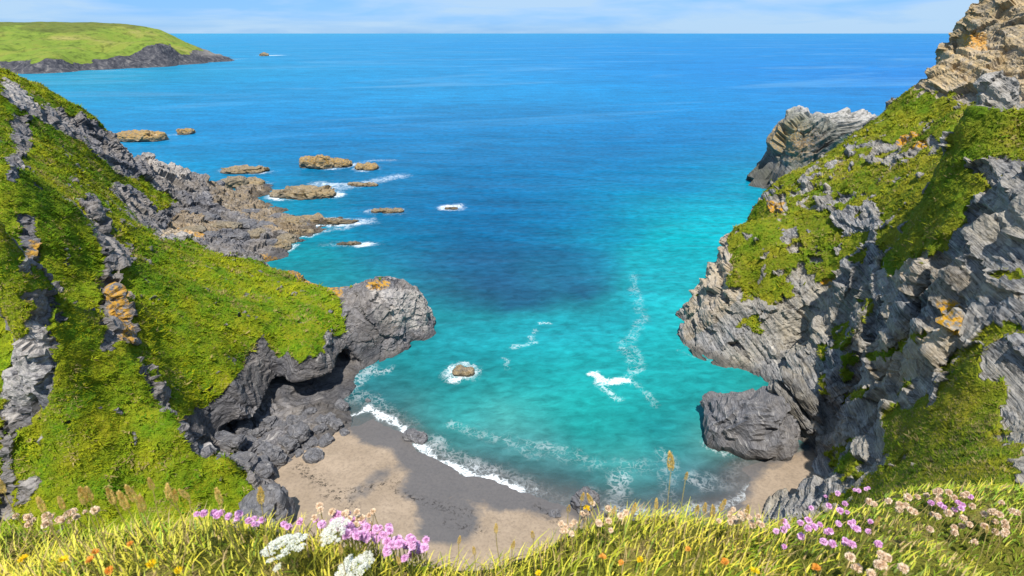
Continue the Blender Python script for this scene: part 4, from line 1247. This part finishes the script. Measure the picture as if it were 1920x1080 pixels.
def blades(name, label, n, seed, hmin, hmax, wd, sel, colf, lean=0.5):
    r = np.random.default_rng(seed)
    q = np.stack([r.uniform(-3.3, 3.8, n * 8), r.uniform(-0.4, 2.6, n * 8)], 1)
    z = turf_h(q)
    P = np.concatenate([q, z[:, None]], 1)
    px, py, f = proj(P)
    inside = (px > -200) & (px < 2120) & (py < 1330) & (py > 880) & (f > 0.2)
    k = inside | (r.random(len(q)) < 0.45)
    # steep outer face: fewer
    zz = turf_h(q + [0.0, 0.06])
    slope = (z - zz) / 0.06
    k &= (slope < 1.6) | (r.random(len(q)) < 0.25)
    P, px, py = P[k], px[k], py[k]
    s = sel(P, px, py, r)
    P, px, py = P[s][:n], px[s][:n], py[s][:n]
    m = len(P)
    cl = fbm(P, 6.0, 3, seed + 3)
    h = r.uniform(hmin, hmax, m) * (1 + 0.5 * cl) * (1 - 0.5 * ss(1420, 1600, px))
    a = r.uniform(0, 2 * np.pi, m)
    d = np.stack([np.cos(a), np.sin(a), 0 * a], 1) * (lean * r.uniform(0.2, 1.3, m))[:, None] + np.array([0.22, -0.02, 0])
    s_ = np.stack([-np.sin(a), np.cos(a), 0 * a], 1)
    w0 = wd * r.uniform(0.6, 1.4, m)
    V = np.empty((m, 7, 3))
    for j, (t, ww) in enumerate([(0.0, 1.0), (0.4, 0.85), (0.75, 0.55)]):
        c = P + np.array([0, 0, 1.0]) * (h * t * (1 - 0.25 * t))[:, None] + d * (h * t * t * 0.9)[:, None]
        V[:, 2 * j] = c - s_ * (w0 * ww)[:, None]
        V[:, 2 * j + 1] = c + s_ * (w0 * ww)[:, None]
    V[:, 6] = P + np.array([0, 0, 1.0]) * (h * 0.78)[:, None] + d * (h * 0.95)[:, None]
    b = (np.arange(m) * 7)[:, None]
    T = np.concatenate([b + np.array([[0, 1, 3]]), b + np.array([[0, 3, 2]]), b + np.array([[2, 3, 5]]), b + np.array([[2, 5, 4]]), b + np.array([[4, 5, 6]])])
    gn = np.cross(V[:, 1] - V[:, 0], V[:, 2] - V[:, 0])
    away = (gn * (np.array([0, 0, H]) - P)).sum(1) < 0
    Vf = V.copy()
    for i0, i1 in ((0, 1), (2, 3), (4, 5)):
        Vf[away, i0], Vf[away, i1] = V[away, i1], V[away, i0]
    V = Vf
    gn[away] *= -1
    gn /= np.linalg.norm(gn, axis=1)[:, None] + 1e-12
    sn = gn * 0.45 + np.array([0, -0.15, 0.75])
    sn /= np.linalg.norm(sn, axis=1)[:, None]
    me = mesh_np(name, V.reshape(-1, 3), T, smooth=True)
    me.normals_split_custom_set_from_vertices(np.repeat(sn, 7, axis=0).astype(np.float32))
    col = colf(P, px, py, r)
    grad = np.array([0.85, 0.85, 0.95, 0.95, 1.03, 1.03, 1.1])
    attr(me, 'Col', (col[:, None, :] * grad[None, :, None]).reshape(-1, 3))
    return tag(link(name, me, M_blade), label, kind='stuff')


def col_long(P, px, py, r):
    c = fbm(P, 2.2, 4, 711)
    w_ = np.clip(0.58 + 0.8 * c + r.normal(0, 0.25, len(P)), 0, 1)[:, None]
    a = np.array([0.24, 0.35, 0.012]); b = np.array([0.74, 0.64, 0.07])
    col = a * (1 - w_) + b * w_
    dry = r.random(len(P)) < np.where(px > 1400, 0.30, 0.20)
    col[dry] = np.array([0.50, 0.37, 0.15]) * r.uniform(0.7, 1.1, dry.sum())[:, None]
    return col * r.uniform(0.7, 1.2, len(P))[:, None]


blades('grass', 'long yellow green grass along the cliff edge', 62000, 721, 0.025, 0.07, 0.0012, lambda P, px, py, r: (px < 1480) | (r.random(len(px)) < 0.40), col_long, 0.55)
blades('grass', 'bright short green turf beyond the thrift flowers', 40000, 722, 0.015, 0.04, 0.0014, lambda P, px, py, r: (px > 1350) | (r.random(len(px)) < 0.25),
       lambda P, px, py, r: np.array([0.17, 0.30, 0.014]) * (1 + 0.5 * fbm(P, 3, 3, 713))[:, None] * r.uniform(0.6, 1.25, len(P))[:, None] + np.array([0.08, 0.03, 0.0]) * r.random(len(P))[:, None], 0.9)

# ------------------------------------------------------------------ flowers and seed heads
def tube(pts, r0, r1, k=5):
    pts = np.asarray(pts, float)
    V, F = [], []
    n = len(pts)
    for i, p in enumerate(pts):
        d = pts[min(i + 1, n - 1)] - pts[max(i - 1, 0)]
        d /= np.linalg.norm(d)
        a = np.cross(d, [0.9, 0.3, 0.1]); a /= np.linalg.norm(a)
        b = np.cross(d, a)
        rr = r0 + (r1 - r0) * i / (n - 1)
        for j in range(k):
            t = 2 * math.pi * j / k
            V.append(p + rr * (math.cos(t) * a + math.sin(t) * b))
    for i in range(n - 1):
        for j in range(k):
            F.append((i * k + j, i * k + (j + 1) % k, (i + 1) * k + (j + 1) % k, (i + 1) * k + j))
    return V, F


def petals(dirs, base_r, length, width, seed, curl=0.3):
    """small petal quads pointing along dirs from a centre"""
    r = np.random.default_rng(seed)
    V, F = [], []
    for d in dirs:
        d = np.asarray(d, float); d /= np.linalg.norm(d)
        a = np.cross(d, r.normal(size=3)); a /= np.linalg.norm(a)
        b = np.cross(d, a)
        l = length * r.uniform(0.75, 1.15); wd = width * r.uniform(0.8, 1.2)
        c0 = d * base_r
        i = len(V)
        tip = c0 + d * l + b * l * curl * r.uniform(-1, 1)
        V += [c0 - a * wd * 0.3, c0 + a * wd * 0.3, c0 + d * l * 0.7 + a * wd, tip, c0 + d * l * 0.7 - a * wd]
        F += [(i, i + 1, i + 2, i + 4), (i + 4, i + 2, i + 3, i + 3)]
    return V, F


def py_mesh(name, V, F, mat, smooth=False):
    me = bpy.data.meshes.new(name)
    F = [tuple(dict.fromkeys(f)) for f in F]
    me.from_pydata([tuple(v) for v in V], [], F)
    me.materials.append(mat)
    if smooth: me.polygons.foreach_set('use_smooth', [True] * len(me.polygons))
    me.update()
    return me


def sphere_dirs(n, zmin=-0.5):
    out = []
    for i in range(n):
        z = 1 - (1 - zmin) * (i + 0.5) / n
        t = i * 2.39996
        s = math.sqrt(max(0, 1 - z * z))
        out.append((s * math.cos(t), s * math.sin(t), z))
    return out


HEADS = {}
for k, m, nm in ((0, M_pink, 'pink'), (1, M_faded, 'faded')):
    for j in range(3):
        V, F = petals(sphere_dirs(60, -0.45), 0.0045, 0.0085, 0.0042, 800 + 10 * k + j)
        V2, F2 = petals(sphere_dirs(30, -0.3), 0.002, 0.006, 0.004, 820 + 10 * k + j)
        n0 = len(V); V += V2; F += [tuple(x + n0 for x in f) for f in F2]
        HEADS[nm, j] = py_mesh('flower_head', V, F, m)
# seed heads: spikes of little grains
for j in range(3):
    V, F = [], []
    r = np.random.default_rng(840 + j)
    for i in range(90):
        t = i / 90
        rad = 0.0030 * math.sin(math.pi * min(1, 0.12 + 0.88 * t) ** 0.8) + 0.0006
        a = i * 2.39996
        d = np.array([math.cos(a) * rad, math.sin(a) * rad, 0])
        v, f = petals([(math.cos(a) * 0.28, math.sin(a) * 0.28, 1)], 0, 0.0046, 0.0013, 850 + i + 100 * j, 0.1)
        n0 = len(V)
        V += [x + d + np.array([0, 0, 0.030 * t]) for x in v]
        F += [tuple(x + n0 for x in q_) for q_ in f]
    HEADS['seed', j] = py_mesh('seed_head', V, F, M_straw)
for j, (m, nm, n, ln, wdt) in enumerate([(M_yellow, 'yellow', 26, 0.012, 0.0034), (M_orange, 'orange', 40, 0.009, 0.0036)]):
    dirs = [(math.cos(i * 2.4), math.sin(i * 2.4), 0.15 + 0.9 * (i / n)) for i in range(n)]
    V, F = petals(dirs, 0.003, ln, wdt, 870 + j, 0.3)
    HEADS[nm, 0] = py_mesh('flower_head', V, F, m)


def stem_mesh(vec, r0, mat, seed):
    r = np.random.default_rng(seed)
    vec = np.asarray(vec, float)
    side = np.array([r.normal(), r.normal(), 0]) * 0.07 * np.linalg.norm(vec)
    pts = [vec * t + side * math.sin(math.pi * t) for t in np.linspace(0, 1, 5)]
    V, F = tube(pts, r0, r0 * 0.7, 4)
    return py_mesh('stem', V, F, mat, True)


def place_point(px, py, h):
    u = (px - 960) / FPX; v = (540 - py) / FPX
    ts = np.arange(0.75, 3.2, 0.01)
    D = np.array([u, C_ + v * S_, -S_ + v * C_])
    P = np.array([0, 0, H]) + ts[:, None] * D
    gap = P[:, 2] - turf_h(P[:, :2])
    ok = np.where(gap <= h)[0]
    i = ok[0] if len(ok) else int(np.argmin(gap[:150]))
    return P[i], gap[i]


def flower(name, label, cat, group, px, py, h, head, mat_stem, scale=1.0, tilt=0.25, seed=0, sr=0.0011):
    r = np.random.default_rng(seed)
    p, gap = place_point(px, py, h)
    lean = np.array([r.normal(0, 0.25), r.normal(0, 0.15)]) * max(gap, 0.02)
    b = np.array([p[0] - lean[0], p[1] - lean[1] * 0.5 - 0.0])
    bz = float(turf_h(b[None])[0]) - 0.005
    root = bpy.data.objects.new(name, None)
    COL.objects.link(root)
    root.empty_display_size = 0.02
    root.location = (b[0], b[1], bz)
    vec = (p[0] - b[0], p[1] - b[1], p[2] - bz)
    link('stem', stem_mesh(vec, sr, mat_stem, seed), None, root)
    hd = link(head.name.split('.')[0], head, None, root)
    hd.location = vec
    hd.scale = (scale * 0.52,) * 3
    v = Vector(vec).normalized()
    v = (v + Vector((r.normal(0, tilt), r.normal(0, tilt), 0.6))).normalized()
    hd.rotation_euler = v.to_track_quat('Z', 'Y').to_euler()
    tag(root, label, cat, group)
    return root


SEED = [0]
def nseed():
    SEED[0] += 1
    return 9000 + SEED[0]


def scatter(n, spots, spread, fn):
    r = np.random.default_rng(nseed())
    for i in range(n):
        a = spots[r.integers(len(spots) - 1)] if len(spots) > 1 else spots[0]
        j = r.integers(len(spots) - 1) if len(spots) > 1 else 0
        t = r.random()
        b = spots[min(j + 1, len(spots) - 1)]
        a = spots[j]
        x = a[0] + (b[0] - a[0]) * t + r.normal(0, spread[0])
        y = a[1] + (b[1] - a[1]) * t + r.normal(0, spread[1])
        fn(x, y, r)


def thrift(kind, label, group, lo=0.05, hi=0.12, sc=(0.85, 1.2)):
    def fn(x, y, r):
        flower('thrift_flower', label, 'flower', group, x, y, r.uniform(lo, hi), HEADS[kind, int(r.integers(3))], M_stem if kind == 'pink' else M_drystem, r.uniform(*sc), 0.3, nseed(), 0.0009)
    return fn


for seg, lab in [([(640, 985), (690, 997)], 'pink thrift flower in the dense clump, at the end touching the domed umbel'), ([(695, 1000), (745, 1018)], 'pink thrift flower in the middle of the dense pink clump'), ([(750, 1020), (805, 1032)], 'pink thrift flower at the low trailing end of the dense clump, above bare sand')]:
    scatter(17, seg, (12, 10), thrift('pink', lab, lab[5:], sc=(1.0, 1.35)))
scatter(12, [(535, 985), (620, 970), (660, 975)], (14, 7), thrift('pink', 'pink thrift flower just behind the two large white umbels', 'pink thrift behind the white umbels', sc=(0.9, 1.2)))
scatter(18, [(370, 968), (420, 965), (500, 990)], (25, 6), thrift('pink', 'pale pink thrift flower along the grassy edge before the dark green slope', 'pink thrift along the grassy edge', sc=(0.7, 1.0)))
for seg, lab in [([(1440, 985), (1500, 990)], 'pink thrift flower where the turf rim meets the brown bank'), ([(1520, 985), (1560, 965)], 'pink thrift flower halfway up the brown bank beside the small sand'), ([(1580, 960), (1625, 985)], 'pink thrift flower at the top of the brown bank next to faded heads')]:
    scatter(8, seg, (24, 14), thrift('pink', lab, lab[5:], sc=(0.7, 1.05)))
scatter(7, [(1560, 930), (1590, 915), (1620, 915)], (12, 4), thrift('pink', 'small pink thrift flower hanging over the edge of the small sand beach', 'pink thrift over the sand edge', sc=(0.6, 0.85)))
scatter(9, [(1520, 1010), (1680, 1010)], (40, 12), thrift('pink', 'scattered lilac thrift flower in the bright short turf', 'lilac thrift in the bright turf', sc=(0.8, 1.1)))
scatter(8, [(1700, 945), (1840, 940)], (30, 8), thrift('pink', 'pink thrift flower among the cream faded heads on the short turf', 'pink thrift among the faded heads', sc=(0.8, 1.0)))
for seg, lab in [([(1640, 945), (1720, 940)], 'cream faded thrift head at the brown bank end of the drift'), ([(1740, 940), (1810, 943)], 'cream faded thrift head in the middle of the drift across the turf'), ([(1830, 945), (1890, 965)], 'cream faded thrift head at the far end of the drift below the grey rock')]:
    scatter(11, seg, (26, 15), thrift('faded', lab, lab[6:], sc=(0.9, 1.2)))
scatter(16, [(1780, 990), (1880, 990)], (45, 14), thrift('faded', 'cream faded thrift head standing in the bright green turf', 'faded thrift in the green turf', sc=(0.9, 1.2)))
scatter(22, [(1365, 968), (1410, 975)], (16, 9), thrift('faded', 'buff seed head of thrift in the tight bunch at the turf rim', 'buff thrift in the tight bunch', sc=(0.7, 0.95)))
scatter(20, [(1060, 985), (1110, 975), (1160, 965)], (22, 10), thrift('faded', 'dusky faded thrift head on the grassy hump below the yellow flower', 'faded thrift on the grassy hump', sc=(0.7, 1.0)))
scatter(20, [(600, 960), (660, 965), (690, 985)], (22, 8), thrift('faded', 'peach faded thrift head above the dense pink clump', 'faded thrift above the pink clump', sc=(0.8, 1.1)))
for seg, lab in [([(50, 970), (95, 968)], 'tan dried thrift head at the outer end of the row along the grassy edge'), ([(120, 968), (175, 965)], 'tan dried thrift head at the inner end of the row, beside the seed stalks')]:
    scatter(12, seg, (16, 6), thrift('faded', lab, lab[4:], sc=(0.8, 1.2)))
scatter(9, [(1600, 1045), (1660, 1055)], (30, 14), thrift('faded', 'large cream thrift head low among the near grass blades', 'cream thrift in the near grass', sc=(1.0, 1.3)))


def seedhead(x, y, base, label, group, sc, r, tilt=0.15):
    """a stalk whose head is at (x, y) in the view and whose foot is in the turf"""
    flower('grass_stalk', label, 'grass stalk', group, x, y, base, HEADS['seed', int(r.integers(3))], M_drystem, sc, tilt, nseed(), 0.0009)


r = np.random.default_rng(77)
for x, y in [(8, 925), (85, 960), (160, 945), (170, 940), (215, 945), (240, 955), (255, 940), (287, 918), (318, 938), (330, 942), (355, 935), (415, 945), (120, 955), (490, 945), (270, 960)]:
    seedhead(x, y, r.uniform(0.16, 0.26), 'straw coloured grass seed stalk rising before the dark green slope', 'seed stalks before the dark green slope', r.uniform(1.4, 2.1), r)
for x, y in [(1110, 945), (1185, 965), (1230, 955), (1305, 965), (1320, 962), (1335, 970), (1350, 958), (1400, 965), (1065, 960), (1090, 940), (1150, 965)]:
    seedhead(x, y, r.uniform(0.10, 0.17), 'straw coloured grass seed stalk standing before the surf', 'seed stalks before the surf', r.uniform(1.2, 1.7), r)
for x, y in [(500, 1020), (640, 1040), (890, 1040), (960, 1030), (1000, 1010), (1460, 985), (1640, 985), (750, 1060), (860, 1020), (930, 1000), (1850, 1000)]:
    seedhead(x, y, r.uniform(0.10, 0.16), 'thin grass seed stalk leaning in the near turf', 'seed stalks in the near turf', r.uniform(0.9, 1.4), r)
seedhead(1258, 882, 0.25, 'tallest orange seed stalk standing clear against the turquoise water', None, 2.1, r, 0.05)
seedhead(1285, 900, 0.22, 'short seed stalk beside the tallest orange seed stalk', None, 1.0, r, 0.05)

for x, y in [(1100, 955), (45, 1048), (120, 1050), (335, 1070), (285, 1058), (1200, 1050), (1415, 1072), (1010, 1075)]:
    flower('yellow_flower', 'yellow daisy-like flower topping the grassy hump before the surf' if (x, y) == (1100, 955) else 'yellow daisy-like flower low in the near grass', 'flower', 'yellow flowers in the near grass' if (x, y) != (1100, 955) else None, x, y, r.uniform(0.09, 0.14), HEADS['yellow', 0], M_stem, r.uniform(0.8, 1.1), 0.3, nseed())
for x, y in [(178, 1035), (170, 1050), (205, 1070), (245, 1020), (1130, 1045), (1165, 1055), (1290, 1030), (1360, 1055), (1530, 1065)]:
    flower('vetch_flower', 'orange vetch flower scattered low in the near grass', 'flower', 'orange vetch in the near grass', x, y, r.uniform(0.07, 0.12), HEADS['orange', 0], M_stem, r.uniform(0.8, 1.25), 0.3, nseed())

# white umbels
def umbel_meshes(seed):
    r = np.random.default_rng(seed)
    out = []
    ray_V, ray_F = [], []
    for i in range(34):
        rad = 0.036 * math.sqrt((i + 0.5) / 34)
        a = i * 2.39996 + r.normal(0, 0.1)
        c = np.array([rad * math.cos(a), rad * math.sin(a), 0.012 - 9.0 * rad * rad + r.normal(0, 0.0008)])
        v, f = tube([np.array([0, 0, -0.03]), c * [0.6, 0.6, 0.4] + np.array([0, 0, -0.006]), c], 0.0006, 0.0004, 3)
        n0 = len(ray_V); ray_V += v; ray_F += [tuple(x + n0 for x in q_) for q_ in f]
        V, F = [], []
        for j in range(16):
            rr = 0.0068 * math.sqrt((j + 0.5) / 16)
            b = j * 2.39996
            p = c + np.array([rr * math.cos(b), rr * math.sin(b), 0.001 - 30 * rr * rr])
            v, f = petals([(math.cos(k * 1.2566 + b), math.sin(k * 1.2566 + b), 0.25) for k in range(5)], 0.0001, 0.0017, 0.0009, seed + i * 31 + j, 0.1)
            n0 = len(V); V += [x + p for x in v]; F += [tuple(x + n0 for x in q_) for q_ in f]
        out.append(py_mesh('umbellet', V, F, M_white))
    return out, py_mesh('ray', ray_V, ray_F, M_stem)


UM, RAYS = umbel_meshes(880)
for x, y, sc, h, lab in [(535, 1026, 0.92, 0.10, 'widest white wild carrot umbel in front of the pink clump'), (628, 996, 0.70, 0.12, 'domed white wild carrot umbel beside the pink clump'), (657, 1074, 0.66, 0.11, 'white wild carrot umbel cut by the bottom of the picture'), (686, 1050, 0.36, 0.09, 'small round white umbel below the dense pink clump'), (520, 1064, 0.18, 0.08, 'tiny white umbel below the widest umbel')]:
    p, gap = place_point(x, y, h)
    root = bpy.data.objects.new('wild_carrot', None)
    COL.objects.link(root)
    b = np.array([p[0] + 0.01, p[1] + 0.0])
    bz = float(turf_h(b[None])[0]) - 0.005
    root.location = (b[0], b[1], bz)
    vec = np.array([p[0] - b[0], p[1] - b[1], p[2] - bz])
    link('stem', stem_mesh(vec - [0, 0, 0.028 * sc], 0.0016, M_stem, 891), None, root)
    um = bpy.data.objects.new('umbel', RAYS); COL.objects.link(um); um.parent = root
    um.location = vec; um.scale = (sc * 1.0,) * 3; um.rotation_euler = (-0.42, random.uniform(-0.15, 0.15), random.uniform(0, 6))
    for m_ in UM: link('umbellet', m_, None, um)
    tag(root, lab, 'wild carrot', 'white umbels in the near grass')
